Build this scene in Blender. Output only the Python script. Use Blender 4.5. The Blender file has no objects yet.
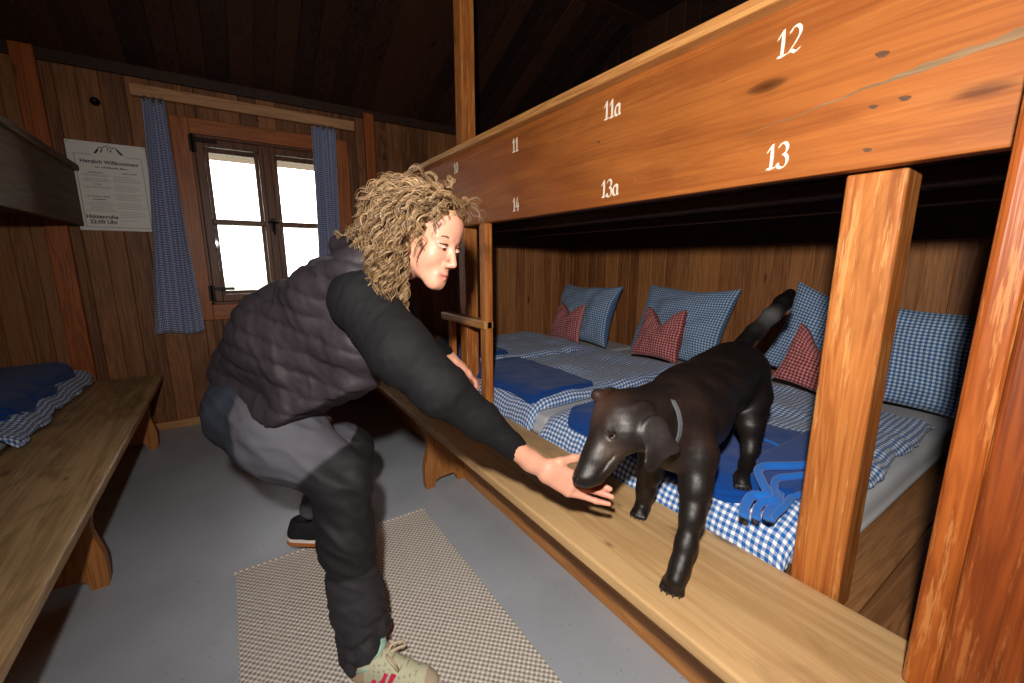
import bpy, bmesh, math, random
import numpy as np
from mathutils import Vector, Matrix

rng = np.random.default_rng(7)
random.seed(7)
SC = bpy.context.scene
COL = SC.collection

# ------------------------------------------------------------------ camera model
FPX, CAM_H = 420.0, 1.35
PITCH = math.atan(80.5/420.0)
YAW = math.atan(287.0/(420.0/math.cos(PITCH)))
_cp, _sp = math.cos(PITCH), math.sin(PITCH)
_F = (math.sin(YAW), math.cos(YAW)); _R = (math.cos(YAW), -math.sin(YAW))
CAM_RIGHT = np.array([_R[0], _R[1], 0.0])
CAM_FWD = np.array([_cp*_F[0], _cp*_F[1], -_sp])
CAM_UP = np.array([_sp*_F[0], _sp*_F[1], _cp])
CAM_POS = np.array([0, 0, CAM_H])
def ray(u, v):
    return CAM_FWD + CAM_RIGHT*((u-512)/FPX) - CAM_UP*((v-341.5)/FPX)
def at(u, v, dep): return CAM_POS + ray(u, v)*dep
def onz(u, v, z):
    d = ray(u, v); return CAM_POS + d*((z-CAM_H)/d[2])
def onx(u, v, x):
    d = ray(u, v); return CAM_POS + d*(x/d[0])
def ony(u, v, y):
    d = ray(u, v); return CAM_POS + d*(y/d[1])

# ------------------------------------------------------------------ object helpers
def tag(o, label=None, cat=None, group=None, kind=None):
    if label: o['label'] = label
    if cat: o['category'] = cat
    if group: o['group'] = group
    if kind: o['kind'] = kind
    return o
def empty(name, loc, label=None, cat=None, group=None):
    o = bpy.data.objects.new(name, None); COL.objects.link(o)
    o.location = loc; o.empty_display_size = 0.1
    return tag(o, label, cat, group)
def link(name, me, mat, parent=None):
    o = bpy.data.objects.new(name, me); COL.objects.link(o)
    if mat is not None:
        for m in (mat if isinstance(mat, (list, tuple)) else [mat]): me.materials.append(m)
    if parent is not None:
        o.parent = parent
        off = Vector((0, 0, 0)); p = parent
        while p is not None:
            off += p.location; p = p.parent
        o.location = -off          # meshes are written in world metres
    return o
def np_mesh(name, V, F, smooth=True):
    V = np.asarray(V, dtype=np.float32); F = np.asarray(F, dtype=np.int32)
    me = bpy.data.meshes.new(name)
    n = F.shape[1]
    me.vertices.add(len(V)); me.vertices.foreach_set('co', V.ravel())
    me.loops.add(F.size); me.loops.foreach_set('vertex_index', F.ravel())
    me.polygons.add(len(F)); me.polygons.foreach_set('loop_start', np.arange(0, F.size, n, dtype=np.int32))
    me.update(calc_edges=True); me.validate()
    if smooth: me.polygons.foreach_set('use_smooth', np.ones(len(me.polygons), dtype=bool))
    return me
def set_uv(me, uv):
    """per-vertex uv -> loops"""
    lay = me.uv_layers.new(name='UVMap')
    li = np.empty(len(me.loops), dtype=np.int32); me.loops.foreach_get('vertex_index', li)
    lay.data.foreach_set('uv', np.asarray(uv, dtype=np.float32)[li].ravel())
def set_col(me, col):
    a = me.color_attributes.new('Col', 'FLOAT_COLOR', 'POINT')
    c = np.ones((len(me.vertices), 4), dtype=np.float32); c[:, :3] = col
    a.data.foreach_set('color', c.ravel())

def bm_box(bm, x0, x1, y0, y1, z0, z1, b=0.004, seg=2):
    r = bmesh.ops.create_cube(bm, size=1.0)
    vs = r['verts']
    for v in vs:
        v.co = Vector((x0+(v.co.x+.5)*(x1-x0), y0+(v.co.y+.5)*(y1-y0), z0+(v.co.z+.5)*(z1-z0)))
    if b > 0:
        es = list({e for v in vs for e in v.link_edges})
        bmesh.ops.bevel(bm, geom=es, offset=b, segments=seg, affect='EDGES', profile=0.5)
def bm_tube(bm, pts, rad, sides=8, cap=True, flat=None):
    """swept tube along a polyline; rad scalar or list; flat=(vector, factor) squashes the section"""
    pts = [Vector(p) for p in pts]; n = len(pts)
    rads = rad if isinstance(rad, (list, tuple, np.ndarray)) else [rad]*n
    prev = None; rings = []
    for i, p in enumerate(pts):
        t = (pts[min(i+1, n-1)]-pts[max(i-1, 0)])
        if t.length < 1e-9: t = Vector((0, 0, 1))
        t.normalize()
        if prev is None:
            a = Vector((0, 0, 1)) if abs(t.z) < .9 else Vector((1, 0, 0))
            x = t.cross(a).normalized()
        else:
            x = prev - t*prev.dot(t)
            x = x.normalized() if x.length > 1e-6 else t.orthogonal().normalized()
        prev = x; y = t.cross(x)
        ring = []
        for k in range(sides):
            an = 2*math.pi*k/sides
            off = x*(math.cos(an)*rads[i])+y*(math.sin(an)*rads[i])
            if flat is not None:
                f = Vector(flat[0]); off -= f*(off.dot(f)*(1-flat[1]))
            ring.append(bm.verts.new(p+off))
        rings.append(ring)
    for i in range(n-1):
        for k in range(sides):
            bm.faces.new((rings[i][k], rings[i][(k+1) % sides], rings[i+1][(k+1) % sides], rings[i+1][k]))
    if cap:
        bm.faces.new(rings[0][::-1]); bm.faces.new(rings[-1])
def bm_prism(bm, poly, axis, a0, a1):
    """extrude a 2-D polygon along an axis: axis 'x' -> poly is (y,z), 'y' -> (x,z), 'z' -> (x,y)"""
    def P(p, a):
        return {'x': (a, p[0], p[1]), 'y': (p[0], a, p[1]), 'z': (p[0], p[1], a)}[axis]
    A = [bm.verts.new(P(p, a0)) for p in poly]; B = [bm.verts.new(P(p, a1)) for p in poly]
    n = len(poly)
    fs = [bm.faces.new(A), bm.faces.new(B[::-1])]
    for i in range(n): fs.append(bm.faces.new((A[i], B[i], B[(i+1) % n], A[(i+1) % n])))
    bmesh.ops.recalc_face_normals(bm, faces=fs)
def bm_obj(name, bm, mat, parent=None, smooth=False):
    bmesh.ops.recalc_face_normals(bm, faces=bm.faces)
    me = bpy.data.meshes.new(name); bm.to_mesh(me); bm.free()
    if smooth:
        me.polygons.foreach_set('use_smooth', np.ones(len(me.polygons), dtype=bool))
    return link(name, me, mat, parent)
def box_obj(name, x0, x1, y0, y1, z0, z1, mat, parent=None, b=0.004, seg=2):
    bm = bmesh.new(); bm_box(bm, x0, x1, y0, y1, z0, z1, b, seg)
    return bm_obj(name, bm, mat, parent)
def struct(o): o['kind'] = 'structure'; return o

def wob(x, y, seed, scale, octv=3, gain=.5):
    r = np.random.default_rng(seed); out = 0*x*y; a = 1.0; s = scale
    for o in range(octv):
        for k in range(4):
            th = r.uniform(0, 2*math.pi); ph = r.uniform(0, 6.28); f = r.uniform(.7, 1.3)/s
            out = out + a*.35*np.sin(6.283*f*(x*math.cos(th)+y*math.sin(th))+ph)
        a *= gain; s *= .5
    return out
def wob3(P, seed, scale, octv=3, gain=.5):
    r = np.random.default_rng(seed); out = np.zeros(len(P)); a = 1.0; s = scale
    for o in range(octv):
        for k in range(5):
            d = r.normal(size=3); d /= np.linalg.norm(d); ph = r.uniform(0, 6.28); f = r.uniform(.7, 1.3)/s
            out += a*.3*np.sin(6.283*f*(P@d)+ph)
        a *= gain; s *= .5
    return out

# ------------------------------------------------------------------ signed-distance modelling
class Field:
    def __init__(s, xs, ys, zs):
        s.ax = [np.asarray(a, dtype=np.float32) for a in (xs, ys, zs)]
        s.v = np.full([len(a) for a in s.ax], 0.2, dtype=np.float32)
    @classmethod
    def uniform(c, lo, hi, h):
        return c(*[np.arange(lo[i], hi[i]+h, h) for i in range(3)])
    def _sub(s, lo, hi):
        sl = []
        for i in range(3):
            a = int(np.searchsorted(s.ax[i], lo[i])); b = int(np.searchsorted(s.ax[i], hi[i]))
            sl.append(slice(max(a-1, 0), min(b+1, len(s.ax[i]))))
        return tuple(sl)
    def _pts(s, sl):
        return (s.ax[0][sl[0]][:, None, None], s.ax[1][sl[1]][None, :, None], s.ax[2][sl[2]][None, None, :])
    def _join(s, sl, d, k, sub=False):
        if any(x.start >= x.stop for x in sl): return
        a = s.v[sl]
        if sub:
            d = -d
            h = np.maximum(k-np.abs(a-d), 0)/k
            s.v[sl] = np.maximum(a, d)+h*h*k*.25
        else:
            h = np.maximum(k-np.abs(a-d), 0)/k
            s.v[sl] = np.minimum(a, d)-h*h*k*.25
    def cone(s, a, b, r1, r2, k=.02, sub=False, squash=None):
        a = np.asarray(a, float); b = np.asarray(b, float)
        m = max(r1, r2)+k+.03
        lo = np.minimum(a, b)-m; hi = np.maximum(a, b)+m
        sl = s._sub(lo, hi); X, Y, Z = s._pts(sl)
        ba = b-a; L = max(float(ba@ba), 1e-9)
        px, py, pz = X-a[0], Y-a[1], Z-a[2]
        t = np.clip((px*ba[0]+py*ba[1]+pz*ba[2])/L, 0, 1)
        qx, qy, qz = px-t*ba[0], py-t*ba[1], pz-t*ba[2]
        if squash is not None:            # thin the section along a direction
            n = np.asarray(squash[0], float); n /= np.linalg.norm(n); f = 1/squash[1]-1
            dn = qx*n[0]+qy*n[1]+qz*n[2]
            qx = qx+n[0]*dn*f; qy = qy+n[1]*dn*f; qz = qz+n[2]*dn*f
        d = np.sqrt(qx*qx+qy*qy+qz*qz)-(r1+t*(r2-r1))
        s._join(sl, d, k, sub)
    def chain(s, pts, rs, k=.02, squash=None):
        for i in range(len(pts)-1): s.cone(pts[i], pts[i+1], rs[i], rs[i+1], k, squash=squash)
    def ell(s, c, r, M=None, k=.02, sub=False):
        """ellipsoid; M rows = local axes in world"""
        c = np.asarray(c, float); r = np.asarray(r, float)
        M = np.eye(3) if M is None else np.asarray(M, float)
        ext = np.sqrt(((M*r[:, None])**2).sum(0))+k+.03
        sl = s._sub(c-ext, c+ext); X, Y, Z = s._pts(sl)
        px, py, pz = X-c[0], Y-c[1], Z-c[2]
        q = [(px*M[i, 0]+py*M[i, 1]+pz*M[i, 2]) for i in range(3)]
        k0 = np.sqrt(sum((q[i]/r[i])**2 for i in range(3)))
        k1 = np.sqrt(sum((q[i]/(r[i]**2))**2 for i in range(3)))
        d = k0*(k0-1)/np.maximum(k1, 1e-6)
        d = np.where(k0 < 1e-3, -r.min(), d)
        s._join(sl, d, k, sub)
    def plane_cut(s, p, n, k=.005):
        """remove the side the normal points to"""
        X, Y, Z = s.ax[0][:, None, None], s.ax[1][None, :, None], s.ax[2][None, None, :]
        n = np.asarray(n, float); n /= np.linalg.norm(n)
        d = (X-p[0])*n[0]+(Y-p[1])*n[1]+(Z-p[2])*n[2]
        s.v = np.maximum(s.v, d.astype(np.float32))
    def mesh(s):
        v = s.v; ins = v < 0
        c = np.zeros([d-1 for d in v.shape], dtype=np.uint8)
        for i in (0, 1):
            for j in (0, 1):
                for k in (0, 1):
                    c += ins[i:v.shape[0]-1+i, j:v.shape[1]-1+j, k:v.shape[2]-1+k]
        act = np.argwhere((c > 0) & (c < 8))
        idx = np.full(c.shape, -1, dtype=np.int32)
        idx[act[:, 0], act[:, 1], act[:, 2]] = np.arange(len(act))
        corners = [(i, j, k) for i in (0, 1) for j in (0, 1) for k in (0, 1)]
        cv = {q: v[act[:, 0]+q[0], act[:, 1]+q[1], act[:, 2]+q[2]] for q in corners}
        acc = np.zeros((len(act), 3)); cnt = np.zeros(len(act))
        for q in corners:
            for axx in range(3):
                if q[axx] == 1: continue
                q2 = list(q); q2[axx] = 1; q2 = tuple(q2)
                a, b = cv[q], cv[q2]; m = (a < 0) != (b < 0)
                t = np.where(m, a/np.where(m, a-b, 1), 0)
                p = np.zeros((len(act), 3)); p[:] = q; p[:, axx] = t
                acc += p*m[:, None]; cnt += m
        loc = acc/cnt[:, None]
        V = np.empty((len(act), 3))
        for i in range(3):
            A = s.ax[i]; a0 = A[act[:, i]]; V[:, i] = a0+(A[act[:, i]+1]-a0)*loc[:, i]
        quads = []
        for axx in range(3):
            o1, o2 = [(1, 2), (2, 0), (0, 1)][axx]
            sA = [slice(None)]*3; sB = [slice(None)]*3
            sA[axx] = slice(0, -1); sB[axx] = slice(1, None)
            ch = ins[tuple(sA)] != ins[tuple(sB)]
            e = np.argwhere(ch)
            ok = (e[:, o1] > 0) & (e[:, o2] > 0) & (e[:, o1] < v.shape[o1]-1) & (e[:, o2] < v.shape[o2]-1)
            e = e[ok]
            if not len(e): continue
            flip = ins[e[:, 0], e[:, 1], e[:, 2]]
            def cell(d1, d2):
                f = e.copy(); f[:, o1] -= d1; f[:, o2] -= d2
                return idx[f[:, 0], f[:, 1], f[:, 2]]
            q = np.stack([cell(1, 1), cell(0, 1), cell(0, 0), cell(1, 0)], 1)
            q[~flip] = q[~flip][:, ::-1]
            quads.append(q)
        return V, np.concatenate(quads)
def smooth_mesh(V, F, it=2, lam=.5, mask=None):
    """laplacian smoothing on quads"""
    E = np.concatenate([F[:, [0, 1]], F[:, [1, 2]], F[:, [2, 3]], F[:, [3, 0]]])
    E = np.concatenate([E, E[:, ::-1]])
    n = np.bincount(E[:, 0], minlength=len(V)).astype(float)
    for _ in range(it):
        S = np.stack([np.bincount(E[:, 0], weights=V[E[:, 1], i], minlength=len(V)) for i in range(3)], 1)
        W = V+lam*(S/np.maximum(n, 1)[:, None]-V)
        V = W if mask is None else V+(W-V)*mask[:, None]
    return V
def vnormals(V, F):
    a = V[F[:, 2]]-V[F[:, 0]]; b = V[F[:, 3]]-V[F[:, 1]]
    fn = np.cross(a, b); N = np.zeros_like(V)
    for i in range(4):
        for c in range(3): N[:, c] += np.bincount(F[:, i], weights=fn[:, c], minlength=len(V))
    return N/np.maximum(np.linalg.norm(N, axis=1), 1e-9)[:, None]
def seg_t(P, a, b):
    a = np.asarray(a); ba = np.asarray(b)-a
    return ((P-a)@ba)/(ba@ba)
def seg_d(P, a, b):
    a = np.asarray(a); b = np.asarray(b)
    t = np.clip(seg_t(P, a, b), 0, 1)
    return np.linalg.norm(P-(a+t[:, None]*(b-a)), axis=1)
# ------------------------------------------------------------------ materials
def s2l(c):
    c = c/255.0
    return c/12.92 if c <= .04045 else ((c+.055)/1.055)**2.4
def rgb(r, g, b): return (s2l(r), s2l(g), s2l(b), 1)
class NT:
    def __init__(s, name):
        s.m = bpy.data.materials.new(name); s.m.use_nodes = True
        s.t = s.m.node_tree; s.t.nodes.clear()
        s.out = s.n('ShaderNodeOutputMaterial'); s.b = s.n('ShaderNodeBsdfPrincipled')
        s.l(s.b.outputs[0], s.out.inputs[0])
    def n(s, typ, **kw):
        o = s.t.nodes.new(typ)
        for k, v in kw.items(): setattr(o, k, v)
        return o
    def l(s, a, b): s.t.links.new(a, b)
    def math(s, op, a, b=None, c=None, clamp=False):
        o = s.n('ShaderNodeMath', operation=op); o.use_clamp = clamp
        for i, x in enumerate((a, b, c)):
            if x is None: continue
            if isinstance(x, (int, float)): o.inputs[i].default_value = x
            else: s.l(x, o.inputs[i])
        return o.outputs[0]
    def ramp(s, fac, stops, interp='LINEAR'):
        o = s.n('ShaderNodeValToRGB'); cr = o.color_ramp; cr.interpolation = interp
        while len(cr.elements) < len(stops): cr.elements.new(0.5)
        for e, (p, c) in zip(cr.elements, stops): e.position = p; e.color = c
        s.l(fac, o.inputs[0]); return o.outputs[0]
    def mix(s, fac, a, b, blend='MIX'):
        o = s.n('ShaderNodeMix', data_type='RGBA', blend_type=blend)
        for i, x in ((0, fac), (6, a), (7, b)):
            if isinstance(x, (int, float)): o.inputs[i].default_value = x
            elif isinstance(x, tuple): o.inputs[i].default_value = x
            else: s.l(x, o.inputs[i])
        return o.outputs[2]
    def noise(s, vec, scale, detail=3, rough=.55, dist=0.0):
        o = s.n('ShaderNodeTexNoise'); o.inputs['Scale'].default_value = scale
        o.inputs['Detail'].default_value = detail; o.inputs['Roughness'].default_value = rough
        o.inputs['Distortion'].default_value = dist
        if vec is not None: s.l(vec, o.inputs['Vector'])
        return o.outputs['Fac']
    def obj(s): return s.n('ShaderNodeTexCoord').outputs['Object']
    def vscale(s, vec, sc, add=None):
        o = s.n('ShaderNodeVectorMath', operation='MULTIPLY'); s.l(vec, o.inputs[0]); o.inputs[1].default_value = sc
        r = o.outputs[0]
        if add is not None:
            a = s.n('ShaderNodeVectorMath', operation='ADD'); s.l(r, a.inputs[0]); s.l(add, a.inputs[1]); r = a.outputs[0]
        return r
    def bump(s, h, strength=.3, dist=.01):
        o = s.n('ShaderNodeBump'); o.inputs['Strength'].default_value = strength; o.inputs['Distance'].default_value = dist
        s.l(h, o.inputs['Height']); s.l(o.outputs[0], s.b.inputs['Normal'])
    def set(s, **kw):
        for k, v in kw.items(): s.b.inputs[k.replace('_', ' ')].default_value = v
def wood(name, dark, light, axis='z', rough=.5, knots=.6, var=.25, stain=.0, spec=.4, wear=0.0, wearcol=None, ring=9.0, specks=0.0):
    """pine with grain along an axis; each board (mesh island) gets its own tint"""
    m = NT(name); co = m.obj()
    geo = m.n('ShaderNodeNewGeometry'); rnd = geo.outputs['Random Per Island']
    off = m.n('ShaderNodeCombineXYZ')
    for i, k in enumerate((7.3, 11.9, 5.1)): m.l(m.math('MULTIPLY', rnd, k), off.inputs[i])
    al, ac = .6, 11.0
    sc = {'x': (al, ac, ac), 'y': (ac, al, ac), 'z': (ac, ac, al)}[axis]
    v1 = m.vscale(co, sc, off.outputs[0])
    warp = m.noise(v1, 1.0, 4, .6, .6)
    rings = m.math('SINE', m.math('MULTIPLY', warp, ring*6.28))
    rings = m.math('MULTIPLY_ADD', rings, .5, .5)
    fsc = {'x': (3, 130, 130), 'y': (130, 3, 130), 'z': (130, 130, 3)}[axis]
    fine = m.noise(m.vscale(co, fsc, off.outputs[0]), 1.0, 2, .6)
    f = m.math('ADD', m.math('MULTIPLY', rings, .32), m.math('MULTIPLY', fine, .5))
    f = m.math('ADD', f, m.math('MULTIPLY', warp, .25))
    f = m.math('ADD', f, m.math('MULTIPLY', m.math('SUBTRACT', rnd, .5), var*1.4))
    col = m.ramp(f, [(.15, dark), (.85, light)])
    big = m.noise(m.vscale(co, (1.7, 1.7, 1.7), off.outputs[0]), 1.0, 3)
    col = m.mix(m.math('MULTIPLY', m.math('SUBTRACT', big, .45, clamp=True), .9), col, tuple(x*.55 for x in dark[:3])+(1,))
    if knots > 0:
        ksc = {'x': (2.2, 7, 7), 'y': (7, 2.2, 7), 'z': (7, 7, 2.2)}[axis]
        vo = m.n('ShaderNodeTexVoronoi'); m.l(m.vscale(co, ksc, off.outputs[0]), vo.inputs['Vector']); vo.inputs['Scale'].default_value = 1.0
        d = m.math('ADD', vo.outputs['Distance'], m.math('MULTIPLY', m.math('SUBTRACT', fine, .5), .08))
        kf = m.ramp(d, [(.0, (1, 1, 1, 1)), (.075, (.75, .75, .75, 1)), (.12, (.12, .12, .12, 1)), (.22, (0, 0, 0, 1))])
        sep = m.n('ShaderNodeSeparateColor'); m.l(vo.outputs['Color'], sep.inputs[0])
        pick = m.math('GREATER_THAN', sep.outputs[0], 1-knots)
        col = m.mix(m.math('MULTIPLY', m.math('MULTIPLY', kf, pick), .85), col, tuple(x*.16 for x in dark[:3])+(1,))
    if specks > 0:
        vo2 = m.n('ShaderNodeTexVoronoi'); m.l(m.vscale(co, {'x': (8, 19, 19), 'y': (19, 8, 19), 'z': (19, 19, 8)}[axis], off.outputs[0]), vo2.inputs['Vector'])
        vo2.inputs['Scale'].default_value = 1.0
        sp2 = m.n('ShaderNodeSeparateColor'); m.l(vo2.outputs['Color'], sp2.inputs[0])
        k2 = m.ramp(vo2.outputs['Distance'], [(.0, (1, 1, 1, 1)), (.10, (.8, .8, .8, 1)), (.16, (.25, .25, .25, 1)), (.24, (0, 0, 0, 1))])
        col = m.mix(m.math('MULTIPLY', m.math('MULTIPLY', k2, m.math('GREATER_THAN', sp2.outputs[1], 1-specks)), .8), col, tuple(x*.18 for x in dark[:3])+(1,))
    if stain > 0:
        ssc = {'x': (2, 6, 6), 'y': (6, 2, 6), 'z': (6, 6, 2)}[axis]
        st = m.noise(m.vscale(co, ssc), 1.3, 5, .65, .8)
        st = m.ramp(st, [(.5, (0, 0, 0, 1)), (.68, (1, 1, 1, 1))])
        col = m.mix(m.math('MULTIPLY', st, stain), col, tuple(x*.35 for x in dark[:3])+(1,))
    if wear > 0:
        wsc = {'x': (5, 60, 60), 'y': (60, 5, 60), 'z': (60, 60, 5)}[axis]
        w = m.noise(m.vscale(co, wsc), 1.0, 4, .7)
        w2 = m.noise(co, 3.0, 2)
        w = m.ramp(m.math('ADD', w, m.math('MULTIPLY', w2, .35)), [(.74, (0, 0, 0, 1)), (.82, (1, 1, 1, 1))])
        col = m.mix(m.math('MULTIPLY', w, wear), col, wearcol or light)
    m.l(col, m.b.inputs['Base Color'])
    m.set(Roughness=rough, Specular_IOR_Level=spec)
    m.bump(m.math('ADD', fine, m.math('MULTIPLY', rings, .3)), .18, .004)
    return m.m
def plain(name, c, rough=.6, metal=0.0, spec=.4, noise=0.0, nscale=200, bump=0.0, sheen=0.0):
    m = NT(name)
    m.set(Base_Color=c, Roughness=rough, Metallic=metal, Specular_IOR_Level=spec)
    if sheen: m.set(Sheen_Weight=sheen, Sheen_Roughness=.5)
    if noise or bump:
        n = m.noise(m.obj(), nscale, 3)
        if noise:
            m.l(m.mix(n, tuple(x*(1-noise) for x in c[:3])+(1,), tuple(min(1, x*(1+noise)) for x in c[:3])+(1,)), m.b.inputs['Base Color'])
        if bump: m.bump(n, bump, .004)
    return m.m
def gingham(name, dark, light, size=.009, rough=.85):
    m = NT(name); uv = m.n('ShaderNodeTexCoord').outputs['UV']
    sp = m.n('ShaderNodeSeparateXYZ'); m.l(uv, sp.inputs[0])
    def band(o):
        x = m.math('FRACT', m.math('DIVIDE', o, 2*size))
        return m.math('GREATER_THAN', x, .5)
    f = m.math('MULTIPLY', m.math('ADD', band(sp.outputs[0]), band(sp.outputs[1])), .5)
    mid = tuple(.68*a+.32*b for a, b in zip(dark[:3], light[:3]))+(1,)
    col = m.ramp(f, [(0, light), (.4, mid), (.8, dark)], 'CONSTANT')
    m.l(col, m.b.inputs['Base Color']); m.set(Roughness=rough, Specular_IOR_Level=.2, Sheen_Weight=.15)
    n = m.noise(m.vscale(uv, (900, 900, 1)), 1.0, 2)
    m.bump(n, .15, .002)
    return m.m
def vcol(name, rough=.6, spec=.4, noise=.12, nscale=300, bump=.15, sheen=0, coat=0, sss=0, stretch=None):
    m = NT(name); a = m.n('ShaderNodeVertexColor'); a.layer_name = 'Col'
    vec = m.obj()
    if stretch: vec = m.vscale(vec, stretch)
    n = m.noise(vec, nscale, 3)
    k = m.ramp(n, [(.3, (1-noise,)*3+(1,)), (.7, (1+noise,)*3+(1,))])
    m.l(m.mix(1.0, a.outputs[0], k, 'MULTIPLY'), m.b.inputs['Base Color'])
    m.set(Roughness=rough, Specular_IOR_Level=spec)
    if sheen: m.set(Sheen_Weight=sheen)
    if coat: m.set(Coat_Weight=coat, Coat_Roughness=.3)
    if sss:
        m.set(Subsurface_Weight=sss, Subsurface_Scale=.01); m.b.inputs['Subsurface Radius'].default_value = (1, .35, .2)
    if bump: m.bump(n, bump, .002)
    return m.m

M = {}
M['wall'] = wood('dark_pine_cladding', rgb(92, 52, 28), rgb(158, 104, 62), 'z', .55, .3, .45)
M['wall_bay'] = wood('flash_lit_bay_pine', rgb(124, 74, 40), rgb(190, 128, 76), 'z', .55, .35, .4)  # lighter copy of the cladding; flash brightness in the bay painted in
M['ceil'] = wood('dark_ceiling_boards', rgb(26, 13, 9), rgb(66, 38, 25), 'y', .6, .2, .5)
M['timber'] = wood('reddish_timber', rgb(120, 56, 20), rgb(186, 102, 46), 'z', .45, .5, .2)
M['beam'] = wood('varnished_pine_beam', rgb(124, 62, 25), rgb(176, 104, 48), 'y', .52, .6, .2, .15, .22, .1, rgb(214, 150, 90), 3.0)
M['rail'] = wood('pale_pine_rail', rgb(160, 95, 45), rgb(222, 165, 100), 'y', .45, .3, .2)
M['post'] = wood('worn_varnished_post', rgb(146, 74, 28), rgb(204, 130, 66), 'z', .55, .6, .2, .35, .25, .4, rgb(226, 176, 112))
M['panel_edge'] = wood('worn_panel_edge', rgb(126, 58, 20), rgb(172, 94, 40), 'z', .4, .4, .2, .1, .3, .35, rgb(226, 160, 96))
M['panel'] = wood('deep_orange_upright', rgb(96, 40, 12), rgb(146, 70, 26), 'z', .4, .45, .2, .15, .5, .25, rgb(225, 150, 80))
M['bench'] = wood('scrubbed_pine_bench', rgb(176, 136, 90), rgb(216, 178, 128), 'y', .5, .6, .15, .3, .35, 0, None, 4.0, .16)
M['bench_old'] = wood('greyed_pine_bench', rgb(138, 108, 72), rgb(206, 172, 126), 'y', .42, .5, .15, .6, .4, 0, None, 6.0, .10)
M['leg'] = wood('golden_bench_leg', rgb(134, 80, 38), rgb(188, 126, 68), 'z', .45, .4, .2)
M['plinth'] = wood('platform_front_board', rgb(160, 96, 44), rgb(214, 150, 86), 'y', .5, .4, .2)
M['platform'] = wood('platform_boards', rgb(110, 72, 42), rgb(160, 112, 70), 'x', .55, .4, .3)
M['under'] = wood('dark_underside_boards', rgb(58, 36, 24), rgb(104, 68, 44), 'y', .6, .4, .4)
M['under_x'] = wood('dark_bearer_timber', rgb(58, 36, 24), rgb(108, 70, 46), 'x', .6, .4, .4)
M['board_grey'] = wood('grey_weathered_board', rgb(74, 56, 36), rgb(118, 92, 62), 'y', .65, .4, .2, .3, .15)
M['crack'] = wood('grey_weathered_crack', rgb(112, 84, 56), rgb(150, 120, 88), 'y', .8, 0, .1)
M['casing'] = wood('window_casing_pine', rgb(120, 60, 24), rgb(186, 108, 54), 'z', .45, .3, .2)
M['casing_x'] = wood('window_head_pine', rgb(120, 60, 24), rgb(186, 108, 54), 'x', .45, .3, .2)
M['sash'] = wood('dark_sash_wood', rgb(66, 36, 22), rgb(122, 74, 44), 'z', .45, .2, .2)
M['pelmet'] = wood('curtain_rail_wood', rgb(160, 106, 70), rgb(212, 162, 118), 'x', .5, .3, .2)
M['base'] = wood('baseboard_wood', rgb(160, 108, 62), rgb(206, 156, 104), 'x', .5, .3, .2)
M['iron'] = plain('black_iron', rgb(38, 32, 30), .45, .8)
M['hook'] = plain('steel_hook', rgb(150, 150, 150), .3, 1.0)
M['paper'] = plain('poster_paper', rgb(238, 235, 231), .6, 0, .3)
M['ink'] = plain('poster_ink', rgb(52, 50, 54), .7)
M['ink_mid'] = plain('poster_small_print', rgb(104, 100, 102), .7)
M['ink_pale'] = plain('poster_fine_print', rgb(168, 164, 162), .7)
M['paint'] = plain('white_number_paint', rgb(240, 232, 215), .6, noise=.08, nscale=90)
M['gblue'] = gingham('blue_gingham', rgb(24, 98, 176), rgb(236, 242, 250), .0115)
M['gpillow'] = gingham('blue_gingham_pillow', rgb(34, 94, 158), rgb(206, 222, 238), .010)
M['gred'] = gingham('red_gingham', rgb(140, 14, 30), rgb(224, 168, 168), .010)
M['gcurt'] = gingham('curtain_gingham', rgb(44, 66, 136), rgb(212, 218, 236), .009)
M['sheet'] = plain('white_sheet', rgb(196, 198, 204), .8, 0, .2, sheen=.1)
M['blanket'] = plain('royal_blue_fleece', rgb(14, 68, 146), .95, 0, .1, .18, 500, .35, .12)
M['hem'] = plain('bright_blue_hem', rgb(30, 112, 208), .8, 0, .2, .08, 500, .2, .2)
def lino():
    m = NT('grey_linoleum'); co = m.obj()
    n = m.noise(co, 2.2, 4); sp = m.noise(co, 260, 2, .8)
    c = m.ramp(n, [(.3, rgb(160, 166, 177)), (.7, rgb(178, 184, 195))])
    dots = m.ramp(m.noise(co, 60, 1, .5), [(.70, (0, 0, 0, 1)), (.74, (1, 1, 1, 1))])
    c = m.mix(m.math('MULTIPLY', dots, .35), c, rgb(96, 94, 96))
    m.l(c, m.b.inputs['Base Color']); m.set(Roughness=.42, Specular_IOR_Level=.4)
    m.bump(sp, .04, .002); return m.m
M['floor'] = lino()
def rugmat():
    m = NT('basket_weave_rug'); uv = m.n('ShaderNodeTexCoord').outputs['Object']
    sp = m.n('ShaderNodeSeparateXYZ'); m.l(uv, sp.inputs[0])
    def w(o, s): return m.math('SINE', m.math('MULTIPLY', o, 6.283/s))
    a = m.math('MULTIPLY', w(sp.outputs[0], .0225), w(sp.outputs[1], .0225))
    nz = m.noise(uv, 120, 2)
    f = m.math('ADD', m.math('MULTIPLY_ADD', a, .75, .42), m.math('MULTIPLY', m.math('SUBTRACT', nz, .5), .5))
    c = m.ramp(f, [(.0, rgb(160, 148, 142)), (.4, rgb(206, 198, 191)), (.9, rgb(236, 230, 222))])
    m.l(c, m.b.inputs['Base Color']); m.set(Roughness=.95, Specular_IOR_Level=.1)
    m.bump(m.math('ADD', a, nz), .6, .004); return m.m
M['rug'] = rugmat()
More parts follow.
